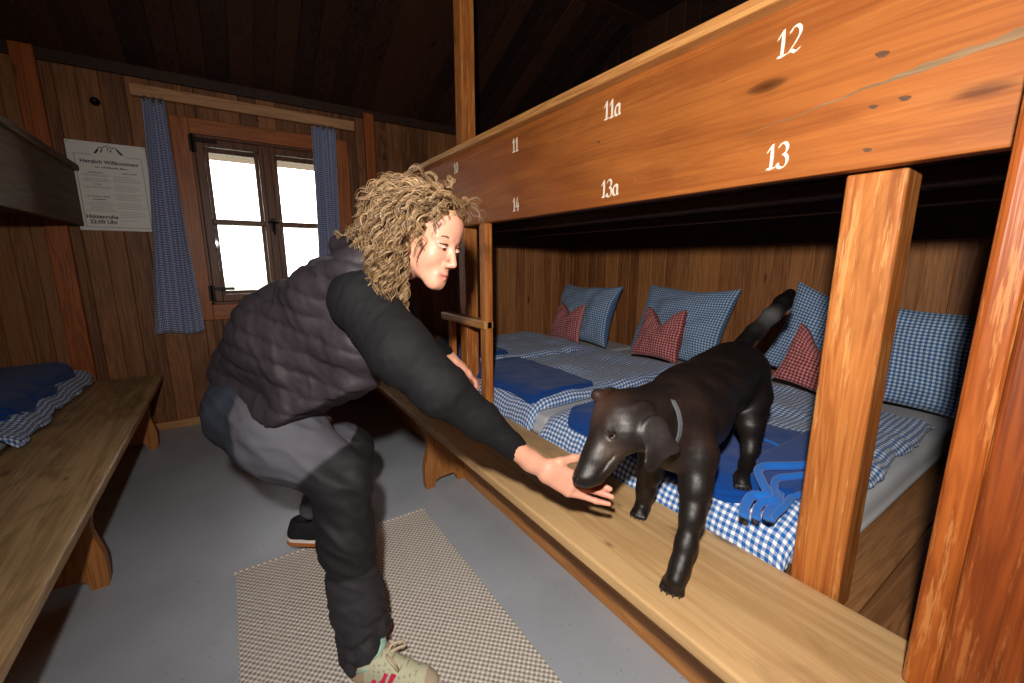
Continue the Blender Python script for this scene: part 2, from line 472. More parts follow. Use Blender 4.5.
def glassmat():
    m = NT('window_glass'); t = m.n('ShaderNodeBsdfTransparent'); g = m.n('ShaderNodeBsdfGlossy')
    g.inputs['Roughness'].default_value = .02
    fr = m.n('ShaderNodeFresnel'); mx = m.n('ShaderNodeMixShader')
    m.l(m.math('MULTIPLY', fr.outputs[0], .8), mx.inputs[0]); m.l(t.outputs[0], mx.inputs[1]); m.l(g.outputs[0], mx.inputs[2])
    m.l(mx.outputs[0], m.out.inputs[0]); return m.m
M['glass'] = glassmat()
M['grass'] = plain('meadow_grass', rgb(176, 180, 160), .9, noise=.3, nscale=3)
M['skin'] = vcol('skin', .45, .4, .05, 220, .06, sss=.12)
M['hair'] = None
def hairmat():
    m = NT('curly_blond_hair'); geo = m.n('ShaderNodeNewGeometry'); r = geo.outputs['Random Per Island']
    n = m.noise(m.obj(), 45, 2)
    f = m.math('ADD', m.math('MULTIPLY', r, .6), m.math('MULTIPLY', n, .4))
    c = m.ramp(f, [(.1, rgb(70, 50, 36)), (.45, rgb(122, 94, 66)), (.8, rgb(182, 150, 110)), (1, rgb(226, 202, 164))])
    m.l(c, m.b.inputs['Base Color']); m.set(Roughness=.38, Specular_IOR_Level=.5); return m.m
M['hair'] = hairmat()
M['vest'] = vcol('quilted_vest_fabric', .62, .28, .06, 400, .1)
M['top'] = vcol('black_jersey', .8, .25, .1, 600, .15)
M['trouser'] = vcol('trouser_fabric', .7, .3, .08, 700, .12)
M['shoe'] = vcol('suede_shoe', .8, .25, .12, 400, .2)
M['coat'] = vcol('dog_coat', .44, .42, .25, 1.0, .35, stretch=(420, 420, 130))
M['dogskin'] = plain('dog_nose_leather', rgb(28, 20, 20), .3, 0, .5, bump=.3, nscale=500)
M['claw'] = plain('claw_horn', rgb(46, 38, 34), .35)
M['collar'] = plain('grey_collar_webbing', rgb(92, 97, 102), .6, bump=.3, nscale=600)
M['eyedark'] = plain('wet_dark_eye', rgb(24, 12, 8), .05, 0, .8)
M['eyewhite'] = plain('eye_white', rgb(196, 180, 172), .15, 0, .6)
M['iris'] = plain('iris_grey_blue', rgb(70, 70, 72), .1, 0, .6)
M['brow'] = plain('brow_hair', rgb(116, 84, 62), .7)
M['gum'] = plain('gum_rubber_sole', rgb(176, 104, 46), .6)
M['white_sole'] = plain('white_midsole', rgb(226, 218, 212), .6)
M['lace'] = plain('cream_lace', rgb(206, 190, 160), .8)
M['pink'] = plain('pink_stripe', rgb(214, 40, 92), .6)
M['mint'] = plain('mint_lining', rgb(168, 214, 202), .7)
M['black_shoe'] = plain('black_shoe_suede', rgb(26, 26, 30), .7, noise=.2)
M['zip'] = plain('vest_piping', rgb(150, 142, 136), .5)
FLASH, SKY, EXPO = 180.0, 7.0, 0.0
# ------------------------------------------------------------------ room shell
WY = 4.27                       # inner face of the window wall
def planks(name, axis, a0, a1, w, z0, z1, face, thick, mat, holes=(), seed=1, grain='z', b=.005):
    """vertical boards with chamfered joints; axis is the direction the boards are laid side by side"""
    r = np.random.default_rng(seed); bm = bmesh.new(); a = a0
    while a < a1-1e-4:
        ww = min(w*r.uniform(.8, 1.2), a1-a); off = r.uniform(0, .004)
        spans = [(z0, z1)]
        # split around holes (openings)
        cuts = [(a, a+ww, spans)]
        for (h0, h1, hz0, hz1) in holes:
            new = []
            for (p, q, sp) in cuts:
                edges = sorted({p, q} | {x for x in (h0, h1) if p < x < q})
                for e0, e1 in zip(edges[:-1], edges[1:]):
                    if e0 >= h0-1e-6 and e1 <= h1+1e-6:
                        ns = []
                        for s0, s1 in sp: ns += [(s0, min(s1, hz0)), (max(s0, hz1), s1)]
                        new.append((e0, e1, [x for x in ns if x[1]-x[0] > .01]))
                    else: new.append((e0, e1, sp))
            cuts = new
        for p, q, sp in cuts:
            if q-p < .012: continue
            for s0, s1 in sp:
                if axis == 'x': bm_box(bm, p, q, face+off, face+thick, s0, s1, b, 1)
                elif axis == 'y': bm_box(bm, face+off, face+thick, p, q, s0, s1, b, 1)
                elif axis == '-y': bm_box(bm, face-thick, face-off, p, q, s0, s1, b, 1)
                elif axis == '-x': bm_box(bm, p, q, face-thick, face-off, s0, s1, b, 1)
        a += ww
    return struct(bm_obj(name, bm, mat))
WIN = (-.135, .935, .985, 2.325)        # opening in the window wall
planks('wall_window', 'x', -2.9, 3.3, .125, 0, 2.86, WY, .06, M['wall'], [WIN], 3)
planks('wall_left', '-y', -1.6, WY, .16, 0, 3.7, -2.9, .06, M['wall'], (), 5)
planks('wall_right', 'y', -1.6, WY, .13, 0, 1.6, 3.24, .06, M['wall_bay'], (), 6)
planks('wall_right_upper', 'y', -1.6, WY, .15, 1.6, 3.7, 3.24, .06, M['ceil'], (), 12)  # dark ceiling boards here paint in the shade above the upper bunk
planks('wall_back', '-x', -2.9, 3.3, .2, 0, 3.7, -1.6, .06, M['wall'], (), 8)
# panelled end of the sleeping bay, below the upper bunk
planks('wall_bay', 'x', 1.32, 3.23, .105, .42, 1.56, 3.62, .03, M['wall_bay'], (), 9)
bm = bmesh.new(); bm_box(bm, -2.96, 3.3, -1.66, 4.33, -.06, 0, 0)
struct(bm_obj('floor', bm, M['floor']))
# sloping roof boards, running down towards the window wall, then a flat ceiling
SL = math.tan(math.radians(25.2)); CY = 2.84; CZ = 2.70+SL*(WY-CY)
bm = bmesh.new(); a = -2.96; r = np.random.default_rng(4)
while a < 3.3:
    w = .15*r.uniform(.85, 1.15); o = r.uniform(0, .004)
    n0 = len(bm.verts); bm_box(bm, a, a+w, 0, 1, o, .04, .005, 1); bm.verts.ensure_lookup_table()
    for v in list(bm.verts)[n0:]:
        t = v.co.y; yy = WY+.06+(CY-WY-.06)*t
        zz = 2.70+SL*(WY-yy)+v.co.z
        v.co = Vector((v.co.x, yy, zz))
    a += w
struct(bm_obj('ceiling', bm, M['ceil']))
bm = bmesh.new(); a = -1.6
while a < CY:
    w = min(.16, CY-a); bm_box(bm, -2.96, 3.3, a, a+w, CZ, CZ+.04, .005, 1); a += w
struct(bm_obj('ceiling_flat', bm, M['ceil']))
struct(box_obj('trim_1', -2.9, 3.24, WY-.035, WY, 2.645, 2.72, M['ceil']))     # cornice strip
struct(box_obj('baseboard_window', -.93, 1.12, WY-.022, WY, 0, .062, M['base']))
# upright timbers on the window wall
struct(box_obj('trim_2', -1.00, -.885, WY-.05, WY, 0, 2.72, M['timber'], b=.008))
struct(box_obj('trim_3', 1.195, 1.285, WY-.05, WY, 0, 2.69, M['timber'], b=.008))

# ------------------------------------------------------------------ window
win = empty('window_1', (.4, WY, .985)); win['kind'] = 'structure'
x0, x1, z0, z1 = WIN
cs = bmesh.new()
bm_box(cs, x0-.105, x0+.012, WY-.028, WY, z0-.115, z1+.1, .006)
bm_box(cs, x1-.012, x1+.105, WY-.028, WY, z0-.115, z1+.1, .006)
bm_obj('window_casing', cs, M['casing'], win)
cs = bmesh.new()
bm_box(cs, x0+.01, x1-.01, WY-.032, WY, z1-.012, z1+.1, .006)
bm_box(cs, x0+.01, x1-.01, WY-.032, WY, z0-.115, z0+.012, .006)
bm_obj('window_head', cs, M['casing_x'], win)
rv = bmesh.new()            # reveal lining
for b in ((x0, x0+.03, z0, z1), (x1-.03, x1, z0, z1), (x0, x1, z0, z0+.03), (x0, x1, z1-.03, z1)):
    bm_box(rv, b[0], b[1], WY-.002, WY+.16, b[2], b[3], .003)
bm_obj('window_reveal', rv, M['sash'], win)
mid = (x0+x1)/2-.02
def sash(sx0, sx1, name, yo, w=.06, bar=True, mat='sash'):
    b = bmesh.new(); zz0, zz1 = z0+.03, z1-.03
    bm_box(b, sx0, sx0+w, yo, yo+.04, zz0, zz1, .006); bm_box(b, sx1-w, sx1, yo, yo+.04, zz0, zz1, .006)
    bm_box(b, sx0+w-.002, sx1-w+.002, yo, yo+.04, zz0, zz0+w, .006); bm_box(b, sx0+w-.002, sx1-w+.002, yo, yo+.04, zz1-w, zz1, .006)
    if bar: bm_box(b, sx0+w-.002, sx1-w+.002, yo+.004, yo+.036, 1.645, 1.685, .006)
    s = bm_obj(name, b, M[mat], win)
    g = bmesh.new(); bm_box(g, sx0+w-.004, sx1-w+.004, yo+.018, yo+.022, zz0+w-.004, zz1-w+.004, 0)
    bm_obj('pane', g, M['glass'], s)
    return s
sL = sash(x0+.03, mid, 'sash', WY+.005); sR = sash(mid+.002, x1-.03, 'sash', WY+.005)
sash(x0+.03, mid, 'outer_sash', WY+.10, .085); sash(mid+.002, x1-.03, 'outer_sash', WY+.10, .085)
bm = bmesh.new(); bm_box(bm, mid-.03, mid+.032, WY-.012, WY+.008, z0+.03, z1-.03, .006); bm_obj('meeting_stile', bm, M['sash'], win)
hd = bmesh.new()
bm_box(hd, mid-.018, mid+.018, WY-.022, WY-.010, 1.60, 1.71, .006)
bm_tube(hd, [(mid, WY-.02, 1.665), (mid, WY-.05, 1.665), (mid, WY-.055, 1.64), (mid, WY-.055, 1.57)], [.009, .009, .010, .007], 8)
bm_tube(hd, [(mid-.04, WY-.03, 1.675), (mid+.04, WY-.03, 1.675)], .008, 8)
bm_obj('window_handle', hd, M['iron'], win)
for (hx, hz, d) in ((x0+.02, 2.24, 1), (x0+.02, 1.09, 1), (x1-.02, 2.24, -1), (x1-.02, 1.09, -1)):
    h = bmesh.new(); bm_box(h, hx-.022, hx+.022, WY-.036, WY-.027, hz-.06, hz+.06, .003)
    bm_box(h, min(hx, hx+.16*d), max(hx, hx+.16*d), WY-.010, WY+.006, hz+.02, hz+.045, .003)
    bm_tube(h, [(hx, WY-.036, hz-.065), (hx, WY-.036, hz+.065)], .008, 8); bm_obj('hinge', h, M['iron'], win)
# outside: eaves boards and meadow
box_obj('roof_eave', -1.6, 2.6, WY+.14, WY+.9, 2.30, 2.36, M['under_x'], b=.01)
tag(bpy.data.objects['roof_eave'], 'dark wooden roof eave seen outside through the top of the window', 'eave', kind='structure')
bm = bmesh.new(); bm_box(bm, -30, 30, WY+.1, 60, -.8, -.6, 0); o = bm_obj('meadow', bm, M['grass']); o['kind'] = 'structure'

# ------------------------------------------------------------------ curtain rail, curtains
o = box_obj('curtain_rail', -.435, 1.10, WY-.075, WY-.030, 2.508, 2.588, M['pelmet'], b=.006)
tag(o, 'pale wooden board rail fixed above the window holding the curtains', 'curtain rail')
def curtain(name, xt0, xt1, xb0, xb1, zt, zb, folds, amp, label, seed, y=WY-.085):
    root = empty(name, ((xt0+xt1)/2, y, zb), label, 'curtain', 'checked curtains at the window')
    nu, nv = 90, 60; V = []; UV = []
    r = np.random.default_rng(seed)
    U, T = np.meshgrid(np.linspace(0, 1, nu), np.linspace(0, 1, nv))
    xa = xt0+(xb0-xt0)*T**1.15; xb = xt1+(xb1-xt1)*T**1.15
    X = xa+(xb-xa)*U+.006*np.sin(U*9+T*4)
    A = amp*(.75+.45*np.sin(T*2.5+.3))
    Y = y+A*np.sin(2*np.pi*folds*U+.9*np.sin(T*2)+seed)+.012*np.sin(T*6+U*5)*T
    Z = zt+(zb-zt)*T+.012*np.sin(U*7)*T+(1-T)*.008*np.cos(2*np.pi*folds*U+seed)
    width = np.full_like(U, 0.62)
    V = np.stack([X.ravel(), Y.ravel(), Z.ravel()], 1); UV = np.stack([(U*.62).ravel(), (T*(zt-zb)).ravel()], 1)
    i = np.arange(nv*nu).reshape(nv, nu)
    F = np.stack([i[:-1, :-1].ravel(), i[1:, :-1].ravel(), i[1:, 1:].ravel(), i[:-1, 1:].ravel()], 1)
    V2 = V+np.array([0, .0025, 0]); n = len(V)
    ed = np.concatenate([i[0], i[1:, -1], i[-1, ::-1][1:], i[::-1, 0][1:-1]])
    nx = np.roll(ed, -1)
    F = np.concatenate([F, F[:, ::-1]+n, np.stack([ed, nx, nx+n, ed+n], 1)])
    me = np_mesh('cloth', np.concatenate([V, V2]), F); set_uv(me, np.concatenate([UV, UV]))
    link('cloth', me, M['gcurt'], root)
    for k in range(3):
        hx = xt0+(xt1-xt0)*(.15+.35*k); b = bmesh.new()
        pts = [(hx+.013*math.cos(q), y-.004, zt+.008+.014*math.sin(q)) for q in np.linspace(0, 2*math.pi, 14)]
        bm_tube(b, pts, .003, 6, False); bm_tube(b, [(hx, y-.004, zt-.006), (hx, y-.008, zt-.03)], .005, 6)
        bm_obj('clip_ring', b, M['hook'], root, True)
curtain('curtain', -.375, -.245, -.50, -.195, 2.49, .79, 4, .017, 'blue and white checked curtain hanging beside the paper notice, left of the window', 1)
curtain('curtain', .735, .93, .69, .90, 2.49, .92, 4, .02, 'blue and white checked curtain at the right side of the window, behind the woman', 2)
hk = bmesh.new(); bm_tube(hk, [(.335, WY-.05, 2.51), (.335, WY-.05, 2.485), (.34, WY-.055, 2.47), (.35, WY-.06, 2.475)], .004, 6)
tag(bm_obj('curtain_hook', hk, M['hook']), 'small empty metal hook under the middle of the curtain rail', 'hook')
kn = bmesh.new()
bm_tube(kn, [(-.635, WY, 2.44), (-.635, WY-.02, 2.44), (-.635, WY-.045, 2.45)], [.028, .028, .012], 12)
tag(bm_obj('wall_peg', kn, M['iron'], None, True), 'small dark round peg on the board wall above the notice', 'peg')

# ------------------------------------------------------------------ paper notice
px0, px1, pz0, pz1, py = -.828, -.405, 1.568, 2.172, WY-.006
pw, ph = px1-px0, pz1-pz0
po = empty('wall_notice', ((px0+px1)/2, py, pz0), 'white printed paper notice with German text pinned to the wall left of the window', 'notice')
bm = bmesh.new()
bm_box(bm, px0, px1, py, py+.004, pz0, pz1, 0); bm_obj('sheet', bm, M['paper'], po)
def flat(bm, x0, x1, z0, z1): bm_box(bm, x0, x1, py-.0008, py+.0005, z0, z1, 0)
bm = bmesh.new(); e = .0022; L = px0+.035; Rr = px1-.03; T = pz1-.085; B = pz0+.022
flat(bm, L, L+e, B, T); flat(bm, Rr-e, Rr, B, T); flat(bm, L, Rr, B, B+e)
flat(bm, L, px0+.30*pw, T-e, T); flat(bm, px0+.73*pw, Rr, T-e, T)
bm_obj('border_line', bm, M['ink'], po)
bm = bmesh.new()          # drawn mountain ridge
def stroke(bm, pts, w):
    for (a, b) in zip(pts[:-1], pts[1:]):
        a = Vector((px0+a[0]*pw, 0, pz1-a[1]*ph)); b = Vector((px0+b[0]*pw, 0, pz1-b[1]*ph))
        d = (b-a).normalized(); n = Vector((-d.z, 0, d.x))*w/2
        bm_prism(bm, [((a+n).x, (a+n).z), ((b+n).x, (b+n).z), ((b-n).x, (b-n).z), ((a-n).x, (a-n).z)], 'y', py-.001, py+.0005)
stroke(bm, [(.33, .125), (.37, .085), (.395, .06), (.42, .05), (.44, .062), (.47, .04), (.505, .03), (.54, .045), (.565, .055), (.60, .04), (.63, .06), (.68, .105), (.70, .13)], .004)
stroke(bm, [(.345, .125), (.39, .075)], .009); stroke(bm, [(.415, .11), (.44, .07)], .007)
stroke(bm, [(.53, .10), (.555, .075)], .006); stroke(bm, [(.62, .06), (.675, .12)], .009); stroke(bm, [(.50, .05), (.52, .07), (.50, .085)], .004)
bm_obj('mountain_drawing', bm, M['ink'], po)
def text(name, s, xf, zf, size, mat, bold=.0, align='CENTER', sx=1.0):
    cu = bpy.data.curves.new(name, 'FONT'); cu.body = s; cu.size = size; cu.align_x = align; cu.offset = bold
    cu.extrude = .0004; cu.resolution_u = 2
    t = bpy.data.objects.new('tmp', cu); COL.objects.link(t); bpy.context.view_layer.update()
    me = bpy.data.meshes.new_from_object(t.evaluated_get(bpy.context.evaluated_depsgraph_get()))
    bpy.data.objects.remove(t); bpy.data.curves.remove(cu); me.materials.clear()
    me.transform(Matrix(((sx, 0, 0, px0+xf*pw), (0, 0, -1, py-.0008), (0, 1, 0, pz1-zf*ph), (0, 0, 0, 1))))
    return link(name, me, mat, po)
text('headline', 'Herzlich Willkommen!', .51, .235, .034, M['ink'], .0008)
def words(name, xc, zf, size, lens):
    """a line too small to read: letter-like dashes grouped as words"""
    bm = bmesh.new(); q = np.random.default_rng(int(xc*100+zf*1000)); tot = (sum(lens)+len(lens)-1)*size*.55; x = px0+xc*pw-tot/2
    for n in lens:
        for _ in range(n):
            h = size*q.choice([.5, .5, .55, .75]); flat(bm, x, x+size*.40, pz1-zf*ph, pz1-zf*ph+h); x += size*.55
        x += size*.55
    bm_obj(name, bm, M['ink_mid'], po)
words('subheading', .52, .285, .015, (3, 11, 5)); words('subheading', .31, .345, .012, (12,)); words('subheading', .74, .335, .012, (6, 6))
words('subheading', .31, .475, .010, (7,)); words('subheading', .30, .615, .012, (3, 8, 6)); words('subheading', .31, .65, .012, (11,))
text('closing_text', 'Hüttenruhe', .30, .86, .036, M['ink'], .0010); text('closing_text', '22:00 Uhr', .31, .92, .036, M['ink'], .0010)
bm = bmesh.new(); r = np.random.default_rng(3)
for k in range(26):
    zf = .37+k*.0205
    if k % 5 == 4: continue
    flat(bm, px0+.52*pw, px0+(.52+r.uniform(.25, .40))*pw, pz1-zf*ph, pz1-zf*ph+.0028)
for zf in (.365, .38, .41, .425, .44, .50, .515, .68, .70, .72, .74, .76, .78):
    w = r.uniform(.12, .19); flat(bm, px0+(.31-w)*pw, px0+(.31+w)*pw, pz1-zf*ph, pz1-zf*ph+.0028)
bm_obj('fine_print', bm, M['ink_pale'], po)
for (ax, az) in ((.03, .02), (.97, .02), (.03, .98), (.97, .98)):
    bm = bmesh.new(); cx, cz = px0+ax*pw, pz1-az*ph
    bm_tube(bm, [(cx, py+.001, cz), (cx, py-.004, cz)], .004, 8); bm_obj('pin', bm, M['hook'], po)

# ------------------------------------------------------------------ rug
rg = bmesh.new(); bm_box(rg, -.105, .765, -.35, 2.015, .001, .012, .004)
root = empty('rug', (.33, .9, 0), 'cream and grey basket-weave rug lying on the grey floor under the woman', 'rug')
bm_obj('weave', rg, M['rug'], root)
for yy in (2.012, -.347):
    b = bmesh.new(); bm_tube(b, [(-.108, yy, .008), (.768, yy, .008)], .009, 6); bm_obj('binding', b, M['rug'], root)
# ------------------------------------------------------------------ benches
def bench(name, xs, top_mat, y0, y1, legs, label, front, back, flip):
    """front/back: x of the walkway edge and of the bed edge"""
    r = empty(name, ((front+back)/2, (y0+y1)/2, 0), label, 'bench', 'long wall benches')
    lo, hi = min(front, back), max(front, back)
    bm = bmesh.new(); bm_box(bm, lo, hi, y0, y1, .438, .48, .009, 3)
    o = bm_obj('bench_top', bm, top_mat, r)
    s = 1 if back > front else -1
    for ly in legs:
        prof = [(.02, .437), (.018, .41), (.035, .385), (.055, .355), (.07, .30), (.072, .25), (.06, .2), (.048, .15), (.045, .1), (.046, .03), (.052, 0),
                (.105, 0), (.112, .035), (.125, .05), (.15, .055), (.23, .06), (.245, .045), (.255, .02), (.262, 0), (.30, 0), (.30, .437)]
        b = bmesh.new()
        bm_prism(b, [(front+s*p[0]*1.0, p[1]) for p in prof], 'y', ly, ly+.045)
        bm_obj('bench_leg', b, M['leg'], r)
    return r
bench('bench', 0, M['bench_old'], -.6, 4.19, (2.24, 3.84), 'worn pine bench with scalloped legs along the left bed, running to the window wall', -.50, -.945, 1)
bench('bench', 0, M['bench'], .02, 4.2, (2.205, .25), 'worn pine bench on which the black dog puts its front paws', .812, 1.235, 1)

# ------------------------------------------------------------------ right sleeping bay
bed = empty('bunk_platform', (1.9, 2.0, 0), 'built-in wooden sleeping platform behind the right bench, below the numbered board', 'bunk platform')
bm = bmesh.new(); a = 1.24; r = np.random.default_rng(11)
yy = -.02
while yy < 3.6:
    w = min(.155, 3.6-yy); bm_box(bm, 1.24, 3.22, yy, yy+w-.002, .395, .42, .003, 1); yy += w
bm_obj('platform_deck', bm, M['platform'], bed)
bm = bmesh.new(); bm_box(bm, 1.112, 1.15, -.5, 4.2, 0, .43, .004); bm_obj('front_board', bm, M['plinth'], bed)

def post_obj(name, x0, x1, y0, y1, z0, z1, mat, label, cat='post', group=None, b=.008):
    o = box_obj(name, x0, x1, y0, y1, z0, z1, M[mat], None, b, 3); tag(o, label, cat, group); return o
post_obj('bunk_post', 1.243, 1.345, .318, .432, .42, 1.551, 'post', 'orange wooden post with scraped varnish standing between the dog and the far right edge', 'post')
post_obj('bunk_post', 1.236, 1.327, 2.364, 2.452, .42, 3.36, 'post', 'slim square post rising from the far bed past the numbered board to the ceiling', 'post')
# near upright panel at the right edge of the picture
bm = bmesh.new(); bm_box(bm, 1.075, 1.165, -.62, .105, .481, 3.3, .010, 3)
up = empty('bunk_end_panel', (1.12, -.25, .481), 'deep orange upright panel with worn edge at the right edge of the photo', 'panel')
bm_obj('panel_board', bm, M['panel'], up)
bm = bmesh.new(); bm_box(bm, 1.085, 1.16, .104, .155, .481, 3.3, .013, 3); bm_obj('edge_strip', bm, M['panel_edge'], up)

# upper bunk with its long numbered board
ub = empty('upper_bunk', (1.2, 2.2, 1.55), 'upper bunk with a long orange board painted with white bed numbers', 'bunk')
bx = 1.19
bm = bmesh.new(); bm_box(bm, bx, bx+.045, -.6, 4.2, 1.551, 1.932, .005, 2); bm_obj('front_board', bm, M['beam'], ub)
bm = bmesh.new(); bm_box(bm, bx+.022, bx+.045, -.6, 4.2, 1.925, 1.965, .003, 1); bm_obj('shadow_batten', bm, M['beam'], ub)
bm = bmesh.new(); bm_box(bm, bx-.030, bx+.045, -.6, 4.2, 1.962, 1.995, .006, 2); bm_obj('top_rail', bm, M['rail'], ub)
bm = bmesh.new(); yy = -.6
while yy < 4.2:
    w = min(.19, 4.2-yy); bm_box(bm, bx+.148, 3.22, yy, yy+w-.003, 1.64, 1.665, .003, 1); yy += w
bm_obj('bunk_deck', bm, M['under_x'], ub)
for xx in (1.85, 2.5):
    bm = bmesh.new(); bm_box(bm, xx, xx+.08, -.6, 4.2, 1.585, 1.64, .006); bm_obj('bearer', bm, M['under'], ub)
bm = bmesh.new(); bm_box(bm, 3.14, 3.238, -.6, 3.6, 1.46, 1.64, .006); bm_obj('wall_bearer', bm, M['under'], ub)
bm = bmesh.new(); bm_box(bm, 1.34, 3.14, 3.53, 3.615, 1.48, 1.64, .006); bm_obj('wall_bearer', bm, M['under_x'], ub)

# painted bed numbers, written with a broad pen
NIB = math.radians(38)
def arc(cx, cy, rx, ry, a0, a1, n=12):
    return [(cx+rx*math.cos(math.radians(a0+(a1-a0)*k/n)), cy+ry*math.sin(math.radians(a0+(a1-a0)*k/n))) for k in range(n+1)]
GL = {
 '1': [[(.04, .70), (.24, .98), (.24, .06)], [(.08, .06), (.24, .03), (.42, .07)], [(.24, .9), (.27, .5), (.25, .06)]],
 '2': [arc(.27, .73, .2, .24, 165, -35)+[(.3, .38), (.06, .08)], [(.05, .08), (.16, .14), (.32, .04), (.5, .14)]],
 '3': [arc(.24, .75, .18, .22, 160, -80), arc(.24, .28, .22, .27, 85, -150), [(.06, .2), (.08, .1)]],
 '4': [[(.3, .98), (.04, .32), (.5, .32)], [(.36, .6), (.36, .0)]],
 '0': [arc(.28, .5, .2, .44, 0, 360, 24)],
 'a': [arc(.22, .3, .17, .27, 60, 300), [(.40, .58), (.40, .12), (.48, .05)], [(.12, .56), (.28, .63), (.40, .58)]],
}
ADV = {'1': .46, '2': .58, '3': .55, '4': .56, '0': .6, 'a': .52}
def number(s, yc, zc, h, w=.13):
    bm = bmesh.new(); tot = sum(ADV[c] for c in s)*h*.9; pen = yc+tot/2
    dz = 0.0; nx, nz = math.cos(NIB)*w*h/2, math.sin(NIB)*w*h/2
    for c in s:
        for st in GL[c]:
            for a, b in zip(st[:-1], st[1:]):
                A = (pen-a[0]*h*.9, zc+(a[1]-.5)*h); B = (pen-b[0]*h*.9, zc+(b[1]-.5)*h)
                q = [(A[0]-nx, A[1]+nz), (B[0]-nx, B[1]+nz), (B[0]+nx, B[1]-nz), (A[0]+nx, A[1]-nz)]
                ar = abs((q[2][0]-q[0][0])*(q[3][1]-q[1][1])-(q[3][0]-q[1][0])*(q[2][1]-q[0][1]))
                if ar < 1e-7: continue
                bm_prism(bm, q, 'x', bx-.0012-dz, bx+.0005)
                # blunt hairline so thin strokes stay visible
                t = .018*h; d = (B[0]-A[0], B[1]-A[1]); L = math.hypot(*d) or 1; nn = (-d[1]/L*t, d[0]/L*t)
                bm_prism(bm, [(A[0]+nn[0], A[1]+nn[1]), (B[0]+nn[0], B[1]+nn[1]), (B[0]-nn[0], B[1]-nn[1]), (A[0]-nn[0], A[1]-nn[1])], 'x', bx-.00115-dz, bx+.0005); dz += .00003
        pen -= ADV[c]*h*.9
    o = bm_obj('painted_number', bm, M['paint'], ub); o['label'] = 'white painted bed number '+s
for s, y, z in (('12', .567, 1.872), ('13', .565, 1.611), ('11a', 1.138, 1.878), ('13a', 1.134, 1.611), ('11', 1.745, 1.885), ('14', 1.738, 1.617), ('10', 2.366, 1.889)):
    number(s, y, z, .062)
for (y, z, q) in ((.380, 1.776, .012), (.382, 1.675, .008), (.381, 1.588, .008), (.331, 1.677, .010), (1.20, 1.78, .008)):
    bm = bmesh.new(); bm_prism(bm, [(y+q*math.cos(a)*(1+.25*math.sin(3*a)), z+q*.55*math.sin(a)+.2*q*math.cos(a)) for a in np.linspace(0, 6.283, 12, endpoint=False)], 'x', bx-.0006, bx+.0005)
    bm_obj('wood_knot', bm, M['under'], ub)
r = np.random.default_rng(5); cy = np.linspace(.66, -.1, 40); czz = np.interp(cy, [-.1, .19, .29, .41, .525, .67], [1.752, 1.736, 1.727, 1.715, 1.696, 1.679])+r.normal(size=40)*.0012
cw = np.interp(cy, [-.1, .2, .32, .45, .66], [.010, .009, .006, .0025, .0008])*(1+.3*r.normal(size=40))
bm = bmesh.new(); bm_prism(bm, [(a, b+c) for a, b, c in zip(cy, czz, np.abs(cw))]+[(a, b-c*.5) for a, b, c in list(zip(cy, czz, np.abs(cw)))[::-1]], 'x', bx-.0005, bx+.0005)
o = bm_obj('weathered_crack', bm, M['crack'], ub); o['label'] = 'greyish weathered crack in the board'

# ladder rail beside the far post
ld = empty('bunk_ladder', (1.2, 2.25, .48), 'short wooden bunk ladder standing on the right bench beside the woman\'s face', 'ladder')
bm = bmesh.new(); bm_box(bm, 1.165, 1.215, 1.995, 2.065, .481, 1.551, .012, 3); bm_obj('side_rail', bm, M['post'], ld)
bm = bmesh.new(); bm_box(bm, 1.178, 1.212, 2.455, 2.515, .481, .99, .008, 2); bm_obj('side_rail', bm, M['post'], ld)
bm = bmesh.new(); bm_box(bm, 1.155, 1.215, 1.995, 2.57, .972, 1.022, .008, 2); bm_obj('rung', bm, M['rail'], ld)

